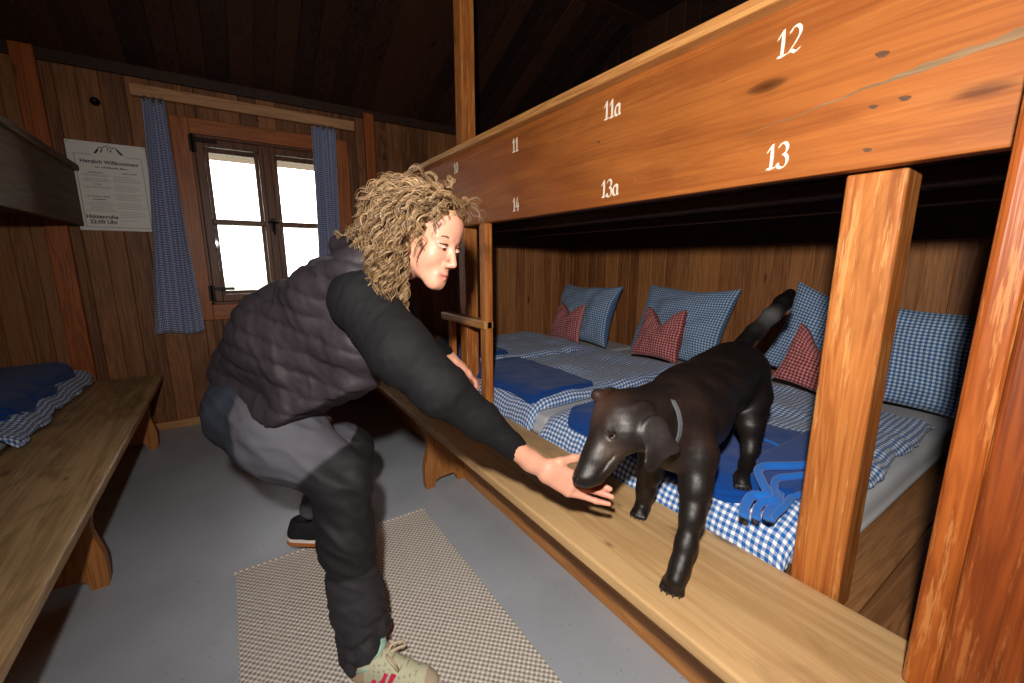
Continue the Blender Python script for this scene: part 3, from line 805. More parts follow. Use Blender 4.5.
# ------------------------------------------------------------------ bedding helpers
def cosp(n): return np.sin(np.pi/2*np.linspace(-1, 1, n))
def slab(name, x0, x1, y0, y1, ztop, zbot, r, mat, parent=None, n=(80, 80), wedge=0, seed=1, rcorner=None, edge_pow=2.0):
    """soft pad: ztop/zbot are functions of x,y arrays; r edge radius"""
    S, T = np.meshgrid(cosp(n[0]), cosp(n[1]), indexing='ij')
    X = (x0+x1)/2+S*(x1-x0)/2; Y = (y0+y1)/2+T*(y1-y0)/2
    if wedge:
        X = X+wedge*wob(Y, Y*0+seed, seed, .35, 3)*np.abs(S)**3; Y = Y+wedge*wob(X, X*0+2+seed, seed+5, .35, 3)*np.abs(T)**3
    if rcorner:
        # round the plan corners
        hx, hy = (x1-x0)/2, (y1-y0)/2
        px, py = np.abs(S)*hx, np.abs(T)*hy
        k = np.maximum(px-(hx-rcorner), 0); l = np.maximum(py-(hy-rcorner), 0)
        ln = np.sqrt(k*k+l*l); m = np.maximum(np.maximum(k, l), 1e-9); f = np.where(ln > 0, m/np.maximum(ln, 1e-9), 1)
        X = X+np.sign(S)*(k*f-k); Y = Y+np.sign(T)*(l*f-l)
    ex = (1-np.abs(S))*(x1-x0)/2; ey = (1-np.abs(T))*(y1-y0)/2
    def prof(e): q = np.clip(e/r, 0, 1); return (1-(1-q)**edge_pow)**(1/edge_pow)
    P = prof(ex)*prof(ey)
    zt = ztop(X, Y); zb = zbot(X, Y); zm = zb+(zt-zb)*.35
    top = zm+(zt-zm)*P; bot = zm+(zb-zm)*P
    def cum(A, B, Z, ax):
        d = np.sqrt(np.diff(A, axis=ax)**2+np.diff(Z, axis=ax)**2+np.diff(B, axis=ax)**2)
        pad = [(1, 0) if i == ax else (0, 0) for i in range(2)]
        return np.pad(np.cumsum(d, axis=ax), pad)
    U = cum(X, Y*0, top, 0); W = cum(Y, X*0, top, 1)
    U -= U[n[0]//2][None, :]; W -= W[:, n[1]//2][:, None]
    nn = n[0]*n[1]; i = np.arange(nn).reshape(n)
    V = np.concatenate([np.stack([X.ravel(), Y.ravel(), top.ravel()], 1), np.stack([X.ravel(), Y.ravel(), bot.ravel()], 1)])
    F = np.stack([i[:-1, :-1].ravel(), i[1:, :-1].ravel(), i[1:, 1:].ravel(), i[:-1, 1:].ravel()], 1)
    F2 = F[:, ::-1]+nn
    ed = np.concatenate([i[0], i[1:, -1], i[-1, ::-1][1:], i[::-1, 0][1:-1]]); nx = np.roll(ed, -1)
    F = np.concatenate([F, F2, np.stack([nx, ed, ed+nn, nx+nn], 1)])
    me = np_mesh(name, V, F); uv = np.stack([U.ravel(), W.ravel()], 1); set_uv(me, np.concatenate([uv, uv]))
    return link(name, me, mat, parent)
def pillow(name, w, h, t, base, xdir, ydir, mat, label, cat, group, chop=0.0, seed=1):
    """base: middle of the bottom edge; xdir along the width, ydir up the pillow"""
    xd = np.array(xdir, float); xd /= np.linalg.norm(xd); yd = np.array(ydir, float); yd -= xd*(yd@xd); yd /= np.linalg.norm(yd)
    zd = np.cross(xd, yd); n = 44
    S, T = np.meshgrid(cosp(n), cosp(n), indexing='ij')
    bow = .095
    X = S*w/2*(1-bow*(1-T*T)*np.abs(S)); Y = T*h/2*(1-bow*(1-S*S)*np.abs(T))
    if chop:
        Y = Y-chop*np.exp(-(S/.42)**2)*np.clip((T+.3)/1.3, 0, 1)**2
        X = X*(1-.12*np.clip(T, 0, 1))*(1+.05*np.clip(-T, 0, 1))
    Y = Y-.025*h*(1-S*S)*np.clip(T, 0, 1)*(1+.5*np.sin(3*S+seed)); X = X+.02*w*np.sin(2.2*T+seed)
    th = t/2*((1-S**2)*(1-T**2))**.40*(1+.15*wob(S, T, seed, 1.1, 2))
    if chop: th = th*(1-.35*np.exp(-(S/.3)**2)*np.clip(T+.2, 0, 1))
    wr = .006*wob(S*1.2, T*1.2, seed+3, .5, 3)*(1-S**8)*(1-T**8)
    c = np.array(base, float)+yd*(h/2)
    def P(zz): return c+X.ravel()[:, None]*xd+Y.ravel()[:, None]*yd+zz.ravel()[:, None]*zd
    V = np.concatenate([P(th+wr), P(-th+wr*.3)]); nn = n*n; i = np.arange(nn).reshape(n, n)
    F = np.stack([i[:-1, :-1].ravel(), i[1:, :-1].ravel(), i[1:, 1:].ravel(), i[:-1, 1:].ravel()], 1)
    ed = np.concatenate([i[0], i[1:, -1], i[-1, ::-1][1:], i[::-1, 0][1:-1]]); nx = np.roll(ed, -1)
    F = np.concatenate([F, F[:, ::-1]+nn, np.stack([nx, ed, ed+nn, nx+nn], 1)])
    me = np_mesh(name, V, F); uv = np.stack([(S*w/2).ravel(), (T*h/2).ravel()], 1); set_uv(me, np.concatenate([uv, uv]))
    return tag(link(name, me, mat), label, cat, group)
MT = .545                        # top of the mattresses
def mattress(y0, y1, label, x0=1.30):
    o = slab('mattress', x0, 3.2, y0, y1, lambda x, y: MT+.004*wob(x, y, 3, .5), lambda x, y: .421+0*x, .03, M['sheet'], n=(70, 50), seed=3, edge_pow=3)
    return tag(o, label, 'mattress', 'mattresses on the platform')
mattress(.40, 1.56, 'white sheeted mattress under the bedding that the dog stands on, nearest the right post', 1.35)
mattress(1.62, 2.58, 'white sheeted mattress in the middle of the platform, second from the right')
mattress(2.63, 3.58, 'white sheeted mattress furthest back on the platform against the end wall')
def duvet(x0, x1, y0, y1, hi, label, seed, wr=.013, front=True, wedge=.012):
    def top(x, y):
        z = MT+hi+wr*wob(x, y, seed, .42, 4)+.5*wr*(1-np.abs(wob(x, y, seed+9, .5, 2)))
        z = z+.02*np.exp(-((x-x1+.12)/.1)**2)
        if front:
            f = np.clip((1.40-x)/.17, 0, 1); z = z-f**2*.105
        return z
    def bot(x, y):
        f = np.clip((1.31-x)/.04, 0, 1); return MT+.003+0*x-(f*.112 if front else 0)
    o = slab('duvet', x0, x1, y0, y1, top, bot, .05, M['gblue'], n=(120, 110), wedge=wedge, seed=seed)
    return tag(o, label, 'duvet', 'checked duvets on the platform')
duvet(1.240, 2.72, .438, 1.60, .055, 'blue and white checked duvet under the dog and its blanket', 21)
duvet(1.25, 2.62, 1.70, 2.60, .06, 'blue and white checked duvet with a neatly folded blanket, just right of the ladder', 33)
duvet(1.28, 2.60, 2.66, 3.55, .07, 'blue and white checked duvet at the far end, behind the ladder', 47)
# pillows leaning on the back wall
PB = 'blue checked pillows on the platform'
pillow('pillow', .76, .58, .22, (2.74, 2.98, .585), (-.0, -1, 0), (.36, -.02, .9), M['gpillow'], 'large blue checked pillow standing furthest back by the end wall', 'pillow', PB, seed=4)
pillow('pillow', .79, .62, .23, (2.88, 2.02, .565), (.02, -1, 0), (.32, .0, .92), M['gpillow'], 'large blue checked pillow behind the dog\'s back, in the middle of the back wall', 'pillow', PB, seed=6)
pillow('pillow', .54, .58, .20, (2.93, 1.10, .61), (.05, -1, -.25), (.26, -.40, .85), M['gpillow'], 'large blue checked pillow with its edge showing left of the scraped post', 'pillow', PB, seed=8)
pillow('pillow', .62, .56, .22, (2.86, .575, .585), (.25, -1, -.10), (.34, -.25, .9), M['gpillow'], 'large blue checked pillow seen between the scraped post and the end panel', 'pillow', PB, seed=10)
RB = 'red checked cushions on the platform'
pillow('cushion', .38, .36, .13, (2.54, 2.93, .625), (.02, -1, 0), (.30, 0, .95), M['gred'], 'small red checked cushion with dented top on the furthest pillow', 'cushion', RB, .085, 5)
pillow('cushion', .40, .40, .14, (2.62, 1.98, .62), (.0, -1, 0), (.28, 0, .95), M['gred'], 'small red checked cushion with two pointed corners behind the dog\'s back', 'cushion', RB, .11, 7)
pillow('cushion', .34, .36, .14, (2.68, 1.0, .625), (.0, -1, -.2), (.26, -.35, .9), M['gred'], 'small red checked cushion half hidden by the scraped post, right of the dog\'s tail', 'cushion', RB, .09, 9)

# folded blankets
def fold_blanket(name, x0, x1, y0, y1, zf, label, layers=3, seed=1, th=.016, rc=.03, group=None, mat='blanket'):
    root = empty(name, ((x0+x1)/2, (y0+y1)/2, float(zf(np.array([(x0+x1)/2]), np.array([(y0+y1)/2]))[0])), label, 'blanket', group)
    for k in range(layers):
        d = .010*k
        slab('blanket_layer', x0+d*.6, x1-d, y0+d*.8, y1-d*.5, lambda x, y, k=k: zf(x, y)+th*(k+1)+.004*wob(x, y, seed+k, .3), lambda x, y, k=k: zf(x, y)+th*k+.001,
             th*.6, M[mat], root, n=(70, 60), wedge=.008, seed=seed+k, rcorner=rc)
    return root
GB = 'blue folded blankets'
fold_blanket('folded_blanket', 1.30, 1.78, 1.74, 2.56, lambda x, y: MT+.066-np.clip((1.42-x)/.14, 0, 1)**2*.03, 'navy blue folded blanket lying on the duvet right of the ladder', 2, 3, group=GB)
fold_blanket('folded_blanket', 1.30, 1.80, 2.72, 3.45, lambda x, y: MT+.082+0*x, 'blue folded blanket on the furthest duvet behind the ladder', 2, 7, group=GB)
db = fold_blanket('folded_blanket', 1.275, 1.98, .54, 1.53, lambda x, y: MT+.052-np.clip((1.40-x)/.12, 0, 1)**2*.03, 'crumpled royal blue blanket with bright hems that the dog is standing on', 2, 15, group=GB, rc=.16)
slab('blanket_layer', 1.36, 2.0, .505, .70, lambda x, y: .650+0*x, lambda x, y: .612+0*x, .018, M['blanket'], db, n=(40, 30), wedge=.006, rcorner=.05)
# bright hems of the blanket's folded end, in loops
def hem(pts, h=.030, th=.0065, z=.0):
    P = [np.array(p) for p in pts]
    # smooth (catmull-rom)
    Q = []
    for i in range(len(P)-1):
        p0 = P[max(i-1, 0)]; p1 = P[i]; p2 = P[i+1]; p3 = P[min(i+2, len(P)-1)]
        for t in np.linspace(0, 1, 8, endpoint=False):
            Q.append(.5*((2*p1)+(-p0+p2)*t+(2*p0-5*p1+4*p2-p3)*t*t+(-p0+3*p1-3*p2+p3)*t**3))
    Q.append(P[-1]); Q = np.array(Q); n = len(Q)
    T = np.gradient(Q, axis=0); T /= np.linalg.norm(T, axis=1)[:, None]
    upv = np.array([-.35, -.45, .82]); upv /= np.linalg.norm(upv)
    N = np.cross(T, upv); N /= np.linalg.norm(N, axis=1)[:, None]
    V = []; K = 10
    for k in range(K):
        a = 2*math.pi*k/K; ca, sa = math.cos(a), math.sin(a)
        V.append(Q+N*(h*.46*math.copysign(abs(ca)**.6, ca))+upv*(th*1.25*math.copysign(abs(sa)**.7, sa)))
    V = np.stack(V, 1).reshape(-1, 3); F = []
    for i in range(n-1):
        for k in range(K): F.append((i*K+k, i*K+(k+1) % K, (i+1)*K+(k+1) % K, (i+1)*K+k))
    c0 = len(V); V = np.concatenate([V, Q[:1], Q[-1:]])
    for k in range(0, K, 2):
        F.append((c0, (k+2) % K, (k+1) % K, k)); F.append((c0+1, (n-1)*K+k, (n-1)*K+k+1, (n-1)*K+(k+2) % K))
    me = np_mesh('hem', V, F); o = link('hem', me, M['hem'], db); o['label'] = 'bright blue stitched hem in loops'
def Z(u, v, z=.635): return onz(u, v, z)
hem([Z(812, 465, .665), Z(790, 466, .665), Z(766, 466.5, .665), Z(758, 471, .665), Z(762, 482, .66), Z(767, 492, .655), Z(762, 496, .65), Z(752, 496, .65), Z(745.5, 505, .645), Z(744, 517, .64)], .03, .0085)
hem([Z(808, 475, .655), Z(790, 477, .655), Z(777, 479, .655), Z(774, 487, .65), Z(775, 498, .648), Z(763, 502.5, .645), Z(757.5, 508, .64), Z(756, 519, .635)], .024, .0085)
hem([Z(806, 487), Z(794, 486.5), Z(785, 488), Z(780, 494), Z(779, 501.5), Z(771, 508), Z(767.5, 514), Z(768, 520)], .026, .008)
hem([Z(804, 495, .63), Z(792, 497, .63), Z(784, 507, .63), Z(776, 514, .628), Z(771, 520, .625)], .022, .008)
hem([Z(812, 456), Z(790, 450), Z(768, 441), Z(745, 431)], .012, .005)

# ------------------------------------------------------------------ left sleeping bay
bl = empty('bunk_platform', (-1.9, 3.3, 0), 'low wooden sleeping platform behind the left bench', 'bunk platform')
bm = bmesh.new(); yy = -.4
while yy < 4.25:
    w = min(.155, 4.25-yy); bm_box(bm, -2.88, -.95, yy, yy+w-.002, .395, .42, .003, 1); yy += w
bm_obj('platform_deck', bm, M['platform'], bl)
bm = bmesh.new(); bm_box(bm, -.90, -.86, -.5, 4.2, 0, .43, .004); bm_obj('front_board', bm, M['plinth'], bl)
o = slab('mattress', -2.8, -1.0, 2.72, 4.2, lambda x, y: MT+0*x, lambda x, y: .421+0*x, .03, M['sheet'], n=(40, 40)); tag(o, 'white mattress on the left platform under checked bedding', 'mattress', 'mattresses on the platform')
o = slab('duvet', -2.3, -.885, 2.765, 4.19, lambda x, y: MT+.05+.012*wob(x, y, 61, .35, 4)-np.clip((x+1.05)/.165, 0, 1)**2*.06, lambda x, y: MT+.003-np.clip((x+.94)/.05, 0, 1)*.06, .05, M['gblue'], n=(90, 90), wedge=.015, seed=4)
tag(o, 'blue and white checked duvet on the left platform beside the window wall', 'duvet', 'checked duvets on the platform')
lb = fold_blanket('folded_blanket', -1.9, -.945, 2.98, 4.17, lambda x, y: MT+.045-np.clip((x+1.085)/.14, 0, 1)**2*.04, 'royal blue folded blanket on the left bed', 3, 23, .022, .12, group=GB)
slab('blanket_roll', -1.9, -1.01, 2.80, 3.12, lambda x, y: MT+.125-np.clip((x+1.12)/.11, 0, 1)**2*.03, lambda x, y: MT+.045+0*x, .06, M['blanket'], lb, n=(50, 40), wedge=.008, rcorner=.1)
post_obj('bunk_post', -1.04, -.945, 2.655, 2.735, .42, 1.60, 'post', 'orange post just showing at the left photo edge, beside the left duvet', 'post')
lu = empty('upper_bunk', (-1.0, 3.4, 1.59), 'greyed upper bunk board at the left edge of the photo', 'bunk')
bm = bmesh.new(); bm_box(bm, -.84, -.80, -.5, 4.24, 1.593, 1.975, .005); bm_obj('front_board', bm, M['board_grey'], lu)
bm = bmesh.new(); bm_box(bm, -.87, -.775, -.5, 4.26, 1.965, 2.008, .010, 3); bm_obj('top_rail', bm, M['board_grey'], lu)
bm = bmesh.new(); bm_box(bm, -2.88, -.84, -.5, 4.24, 1.65, 1.68, .003); bm_obj('bunk_deck', bm, M['under'], lu)
# ------------------------------------------------------------------ the woman
def unit(v): v = np.asarray(v, float); return v/np.linalg.norm(v)
def cam_vec(r, u, t): return CAM_RIGHT*r+CAM_UP*u-CAM_FWD*t      # right, up, towards the lens
WL = 'woman with curly blond hair in a dark quilted vest, bending towards the dog'
woman = empty('person', (.2, 1.6, 0), WL, 'person')
# joints
J = dict(pelvis=at(262, 392, 1.45), hipR=at(268, 408, 1.35), hipL=at(275, 400, 1.58),
         kneeR=at(343, 492, 1.325), ankR=at(368, 640, 1.375), kneeL=at(352, 452, 1.70), ankL=at(310, 500, 1.88),
         waist=at(290, 350, 1.36), chest=at(340, 300, 1.27), neck=at(385, 268, 1.22),
         shR=at(362, 300, 1.12), elR=at(440, 389, 1.06), wrR=at(531, 461, 1.16),
         shL=at(385, 292, 1.40), elL=at(415, 345, 1.60), wrL=at(450, 357, 1.70))
# head frame
YH, PH = math.radians(65), math.radians(23)
fr_h = cam_vec(math.sin(YH), 0, math.cos(YH)); upv = cam_vec(0, 1, 0)
hf = unit(fr_h*math.cos(PH)-upv*math.sin(PH)); hz = unit(fr_h*math.sin(PH)+upv*math.cos(PH)); hl = np.cross(hz, hf)
HM = np.stack([hf, hl, hz]); HC = at(427, 238.5, 1.165); HS = .99
def H(x, y, z): return HC+(hf*x+hl*y+hz*z)*HS
def axis(lo, hi, fines, f, c):
    out = [lo]
    while out[-1] < hi:
        x = out[-1]; out.append(x+(f if any(a <= x <= b for a, b in fines) else c))
    return np.array(out)
hx, hy, hzz = HC
hand = at(575, 482, 1.17)
fb = Field(axis(-.30, 1.02, [(hx-.13, hx+.15), (.60, .90)], .0028, .011),
           axis(.66, 2.25, [(hy-.15, hy+.13), (.70, .92)], .0028, .011),
           axis(-.0, 1.62, [(hzz-.15, hzz+.14), (.64, .80)], .0028, .011))
# torso, limbs (thin body below the clothes)
fb.cone(J['pelvis'], J['waist'], .10, .095, .05); fb.cone(J['waist'], J['chest'], .095, .085, .05)
fb.cone(J['chest'], J['neck'], .08, .055, .04)
fb.cone(J['shR'], J['shL'], .045, .035, .05)
for s in 'RL':
    fb.chain([J['hip'+s], J['knee'+s], J['ank'+s]], [.075, .052, .038], .02)
    fb.chain([J['sh'+s], J['el'+s], J['wr'+s]], [.05, .038, .027], .02)
    fb.chain([J['ank'+s], J['ank'+s]+np.array([.06, -.05 if s == 'R' else -.015, -.05 if s == 'R' else -.03])], [.030, .022], .015)
# neck and head
fb.cone(J['neck'], H(-.012, 0, -.06), .055, .052, .03)
def E3(c, r, k=.015, sub=False): fb.ell(H(*c), np.array(r)*HS, HM, k, sub)
def C3(a, b, r1, r2, k=.012, sub=False): fb.cone(H(*a), H(*b), r1*HS, r2*HS, k, sub)
E3((-.012, 0, .035), (.097, .074, .088)); E3((.032, 0, -.028), (.058, .052, .082), .02)
E3((.040, 0, .045), (.052, .062, .055), .02)
for s in (-1, 1):
    C3((.0, s*.050, -.046), (.064, s*.015, -.100), .018, .014, .025)
    E3((.056, s*.037, -.034), (.024, .020, .026), .035)
    C3((.080, s*.012, .018), (.066, s*.046, .016), .011, .010, .012)
    E3((.104, s*.033, -.002), (.020, .019, .011), .012, True)
    E3((.075, s*.0325, -.003), (.0165, .0178, .0128), .005)          # lids over the eyeball
C3((.078, -.010, -.106), (.078, .010, -.106), .0155, .0155, .025)
C3((.086, 0, .006), (.112, 0, -.040), .0075, .0098, .012)
for s in (-1, 1): fb.cone(H(.098, s*.0105, -.046), H(.106, s*.009, -.046), .0078*HS, .007*HS, .006)
for s in (-1, 1): C3((.101, s*.006, -.0545), (.101, s*.007, -.05), .0028, .002, .003, True)
E3((.079, 0, -.078), (.0185, .025, .022), .022)
for s in (-1, 1):
    C3((.0985, s*.004, -.0715), (.086, s*.023, -.0790), .0048, .0026, .005)
    C3((.0975, 0, -.0835), (.086, s*.021, -.0805), .0056, .0026, .005)
C3((.104, -.018, -.0785), (.104, .018, -.0785), .0018, .0018, .003, True)
for s in (-1, 1):
    E3((-.004, s*.074, -.008), (.018, .008, .030), .008); E3((.002, s*.080, -.004), (.009, .006, .017), .006, True)
# right hand, back towards the lens, fingers under the dog's chin
wR = J['wrR']
pa = at(548, 471, 1.165); pb = at(572, 484, 1.172)
dirf = unit(pb-pa); wdir = unit(CAM_UP-dirf*(CAM_UP@dirf)); ndir = np.cross(dirf, wdir)
fb.cone(wR, pa, .026, .028, .02, squash=(ndir, .75))
for q, w_ in ((-.026, .014), (-.009, .0155), (.009, .0155), (.026, .0145)):
    fb.cone(pa+wdir*q*.7, pb+wdir*q, .016, w_*.85, .014)
fk = {0: ((582, 470, 1.185), (594, 474, 1.205), (602, 480, 1.20)), 1: ((587, 480, 1.19), (601, 485, 1.20), (610, 489, 1.19)),
      2: ((588, 489, 1.185), (602, 493, 1.185), (612, 497, 1.175)), 3: ((582, 496, 1.175), (596, 501, 1.17), (609, 504, 1.165))}
for k, (q, r_) in enumerate(((.026, .0098), (.009, .0102), (-.009, .0098), (-.026, .0086))):
    pts = [pb+wdir*q]+[at(*p) for p in fk[k]]
    fb.chain(pts, [.0125, r_*1.02, r_*.95, r_*.78], .005)
fb.chain([pa+wdir*.018-ndir*.005, at(560, 462, 1.17), at(574, 458, 1.185), at(586, 457, 1.195)], [.016, .0135, .0115, .0092], .008)
# left hand hanging relaxed in front of the bunk post
wl = J['wrL']; qa = at(462, 367, 1.70); qb = at(471, 376, 1.70)
dl = unit(qb-qa); wl_ = unit(CAM_RIGHT-dl*(CAM_RIGHT@dl)); nl = np.cross(dl, wl_)
fb.cone(wl, qa, .024, .026, .015, squash=(wl_, .8))
for k, q in enumerate((-.018, -.006, .006, .018)):
    dpt = CAM_FWD*q*1.3
    fb.cone(qa+dpt*.8, qb+dpt, .015, .012, .010)
    L = (.030, .036, .034, .027)[k]
    p1 = qb+dpt+unit(dl+.1*CAM_FWD)*L; p2 = p1+unit(dl*.8-CAM_RIGHT*.5)*L*.7; p3 = p2+unit(dl*.5-CAM_RIGHT*.8)*L*.55
    fb.chain([qb+dpt, p1, p2, p3], [.0115, .0095, .009, .0075], .004)
fb.chain([qa-CAM_FWD*.012, qa+dl*.03-CAM_FWD*.032+CAM_RIGHT*.01, qa+dl*.055-CAM_FWD*.036], [.014, .0115, .009], .008)
V, F = fb.mesh(); del fb
V = smooth_mesh(V, F, 2, .4)
loc = ((V-HC)@HM.T)/HS
col = np.tile(np.array([s2l(206), s2l(150), s2l(126)]), (len(V), 1))
def blend(m, c): 
    global col
    m = np.clip(m, 0, 1)[:, None]; col = col*(1-m)+np.array([s2l(x) for x in c])*m
nearhead = np.linalg.norm(V-HC, axis=1) < .2
for s in (-1, 1): blend(nearhead*.38*np.exp(-(np.linalg.norm(loc-np.array([.070, s*.048, -.038]), axis=1)/.024)**2), (226, 140, 122))
blend(nearhead*.5*np.exp(-(np.linalg.norm(loc-np.array([.115, 0, -.042]), axis=1)/.016)**2), (222, 140, 120))
lm = np.exp(-(np.abs(loc[:, 2]+.0785)/.0095)**4)*np.exp(-(np.abs(loc[:, 1])/.0245)**6)*(loc[:, 0] > .08)
blend(nearhead*lm*.7, (190, 104, 96))
blend(nearhead*np.exp(-(np.abs(loc[:, 2]+.0776)/.0022)**2)*np.exp(-(np.abs(loc[:, 1])/.021)**6)*(loc[:, 0] > .08)*.8, (110, 44, 44))
for s in (-1, 1):
    e = loc-np.array([.09, s*.0325, -.004])
    blend(nearhead*.45*np.exp(-(np.abs(e[:, 1])/.02)**4-(np.abs(e[:, 2])/.011)**4)*(loc[:, 0] > .06), (176, 116, 98))
handR = np.linalg.norm(V-at(596, 490, 1.19), axis=1)
blend(.4*np.exp(-(handR/.05)**2), (226, 140, 128))
blend(.35*np.exp(-(np.linalg.norm(V-qb, axis=1)/.06)**2), (222, 140, 126))
me = np_mesh('body', V, F); set_col(me, col); body = link('body', me, M['skin'], woman)
def ellmesh(name, c, r, Mx, mat, parent, n=16):
    bm = bmesh.new(); bmesh.ops.create_uvsphere(bm, u_segments=n, v_segments=n//2+2, radius=1)
    Mx = np.asarray(Mx)
    for v in bm.verts:
        p = np.asarray(c)+(np.array(v.co)*np.asarray(r))@Mx; v.co = Vector(p)
    return bm_obj(name, bm, mat, parent, True)
for s in (-1, 1):
    e = ellmesh('eye', H(.0805, s*.0325, -.0045), (.0125, .0135, .0058), HM, M['eyewhite'], woman)
    ellmesh('iris', H(.0893, s*.0325+.001, -.0078), (.0045, .0056, .0046), HM, M['eyedark'], e)
    b = bmesh.new(); pts = [H(.0945-.6*(t*.017)**2/.017*1.6, s*(.0325)+t*.0165, .0018+.003*(1-t*t)-.002*t*s) for t in np.linspace(-1, 1, 10)]
    bm_tube(b, pts, [.0008]+[.0017]*8+[.0008], 6); bm_obj('eyelash', b, M['eyedark'], woman, True)
    b = bmesh.new(); pts = [H(.0905-.010*max(0, (t+1)/2)**2-.001, s*(.014+.018*(t+1)), .0165+.007*math.sin((t+1)*1.35)) for t in np.linspace(-1, 1, 10)]
    bm_tube(b, pts, [.0015, .0024, .003, .0032, .0032, .003, .0026, .002, .0016, .001], 6, True, (hf, .35)); bm_obj('eyebrow', b, M['brow'], woman, True)

# --- jersey sleeves
ft = Field.uniform((-.0, .72, .62), (.98, 1.95, 1.5), .0062)
cuff = at(517, 450, 1.15)
ft.chain([J['shR'], at(400, 350, 1.06), J['elR'], at(480, 420, 1.11), cuff], [.082, .078, .065, .047, .034], .03)
ft.cone(at(300, 350, 1.40), J['chest'], .10, .11, .04)
ft.chain([J['shL'], J['elL'], at(444, 353, 1.69)], [.07, .055, .036], .03)
ft.cone(J['shR'], J['shL'], .075, .07, .04); ft.cone(J['chest'], J['neck'], .12, .075, .04)
ft.plane_cut(cuff+unit(cuff-at(480, 420, 1.11))*.006, unit(cuff-at(480, 420, 1.11)))
V, F = ft.mesh(); V = smooth_mesh(V, F, 2); N = vnormals(V, F)
tt = seg_t(V, J['elR'], cuff); u2 = seg_t(V, J['shR'], J['elR'])
w_ = wob3(V*np.array([1, 1, 1]), 5, .10, 3)
el = np.exp(-(np.linalg.norm(V-J['elR'], axis=1)/.09)**2)
V = V+N*(w_*.0015+el*.0025*np.sin(tt*26)+.0008*np.sin(u2*38+w_*3))[:, None]
me = np_mesh('long_sleeved_top', V, F); set_col(me, np.array([s2l(15), s2l(15), s2l(18)])); link('long_sleeved_top', me, M['top'], woman)

# --- quilted vest
fv = Field.uniform((-.36, .90, .66), (.76, 2.1, 1.56), .0065)
vk = .06
fv.cone(at(256, 370, 1.44), at(292, 338, 1.36), .132, .155, vk)
fv.cone(at(290, 338, 1.36), at(335, 300, 1.29), .165, .125, vk)
fv.cone(at(262, 372, 1.55), at(300, 325, 1.45), .13, .13, vk)
fv.cone(at(335, 300, 1.29), at(372, 272, 1.24), .12, .085, .04)
fv.cone(at(318, 296, 1.20), at(357, 272, 1.13), .085, .060, .04)
fv.cone(at(357, 272, 1.13), at(388, 268, 1.16), .060, .052, .03)
fv.cone(at(330, 290, 1.40), at(380, 275, 1.38), .085, .07, .04)
fv.cone(at(310, 362, 1.30), at(352, 356, 1.25), .135, .085, .05)
fv.cone(at(338, 378, 1.27), at(368, 372, 1.24), .06, .035, .04)
fv.cone(at(368, 330, 1.28), at(352, 372, 1.33), .08, .06, .05)
fv.cone(at(312, 322, 1.27), at(356, 345, 1.19), .10, .085, .05)
# hem shape: dips at the back, rises at the side, corner at the front
fv.cone(at(238, 402, 1.36), at(300, 414, 1.27), .06, .085, .05)
fv.cone(at(275, 420, 1.29), at(352, 388, 1.22), .07, .065, .04)
fv.plane_cut(at(320, 411, 1.27), CAM_RIGHT*.38-CAM_UP*.92-CAM_FWD*.12)
# stand-up collar / hood roll
fv.chain([at(343, 246, 1.23), at(366, 256, 1.13), at(388, 272, 1.12)], [.034, .034, .026], .02)
fv.chain([at(343, 246, 1.23), at(352, 240, 1.33), at(385, 252, 1.38)], [.034, .032, .03], .02)
# arm hole
fv.cone(J['shR']+unit(J['shR']-J['shL'])*.02+(J['elR']-J['shR'])*.08, at(395, 332, 1.02), .080, .084, .012, True)
V, F = fv.mesh(); V = smooth_mesh(V, F, 2); N = vnormals(V, F)
ax0, ax1 = at(235, 400, 1.42), at(375, 262, 1.2)
s_ = ((V-ax0)@unit(ax1-ax0)); side = (V-ax0)@unit(np.cross(ax1-ax0, CAM_FWD))
nz = wob3(V, 12, .16, 3)
ql = ((V-ax0)@unit(unit(ax1-ax0)*.55+CAM_UP*.8)+.012*np.sin(side*6)+.010*nz)/.060
puff = np.abs(np.sin(np.pi*ql))**.55
Q3 = np.stack([s_*1.6, side*.55, (V@CAM_FWD)*.6], 1); fold = 1-np.abs(wob3(Q3, 55, .11, 3))
Q4 = np.stack([s_*1.2+side*.5, side*.3, (V@CAM_FWD)*.6], 1); fold2 = 1-np.abs(wob3(Q4, 58, .06, 2))
wr = np.sin((side*.9+.25*s_)*95+nz*5)
V = V+N*(.0085*(puff-.6)+.0008*wr*(1-puff*.6)+.002*nz+.0030*(fold-.7)+.0010*(fold2-.7))[:, None]
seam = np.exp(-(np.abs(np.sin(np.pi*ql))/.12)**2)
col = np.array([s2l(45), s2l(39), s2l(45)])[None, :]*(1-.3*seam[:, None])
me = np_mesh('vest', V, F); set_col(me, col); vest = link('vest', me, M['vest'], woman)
b = bmesh.new(); bm_tube(b, [at(341, 238, 1.195), at(352, 240, 1.165), at(364, 247, 1.12), at(378, 258, 1.07)], .0022, 6); bm_obj('piping', b, M['zip'], vest, True)

# --- trousers
fp_ = Field.uniform((-.34, 1.02, .03), (.72, 2.2, 1.06), .0068)
fp_.cone(at(254, 394, 1.46), at(256, 398, 1.60), .128, .115, .06)
fp_.cone(at(246, 412, 1.38), at(278, 432, 1.335), .125, .128, .05)
fp_.cone(at(278, 432, 1.335), at(340, 480, 1.315), .128, .090, .05)
fp_.chain([at(340, 480, 1.315), at(347, 540, 1.325), at(357, 600, 1.35), at(368, 648, 1.375)], [.090, .082, .077, .084], .03)
fp_.cone(at(268, 425, 1.60), at(350, 448, 1.70), .12, .085, .05)
fp_.chain([at(350, 448, 1.70), at(330, 478, 1.80), at(313, 506, 1.87)], [.085, .072, .056], .03)
ka = at(368, 648, 1.375); fp_.plane_cut((0, 0, .055), (0, 0, -1)); fp_.plane_cut(at(369, 652, 1.36), unit(np.array([.52, -.50, -.70])))
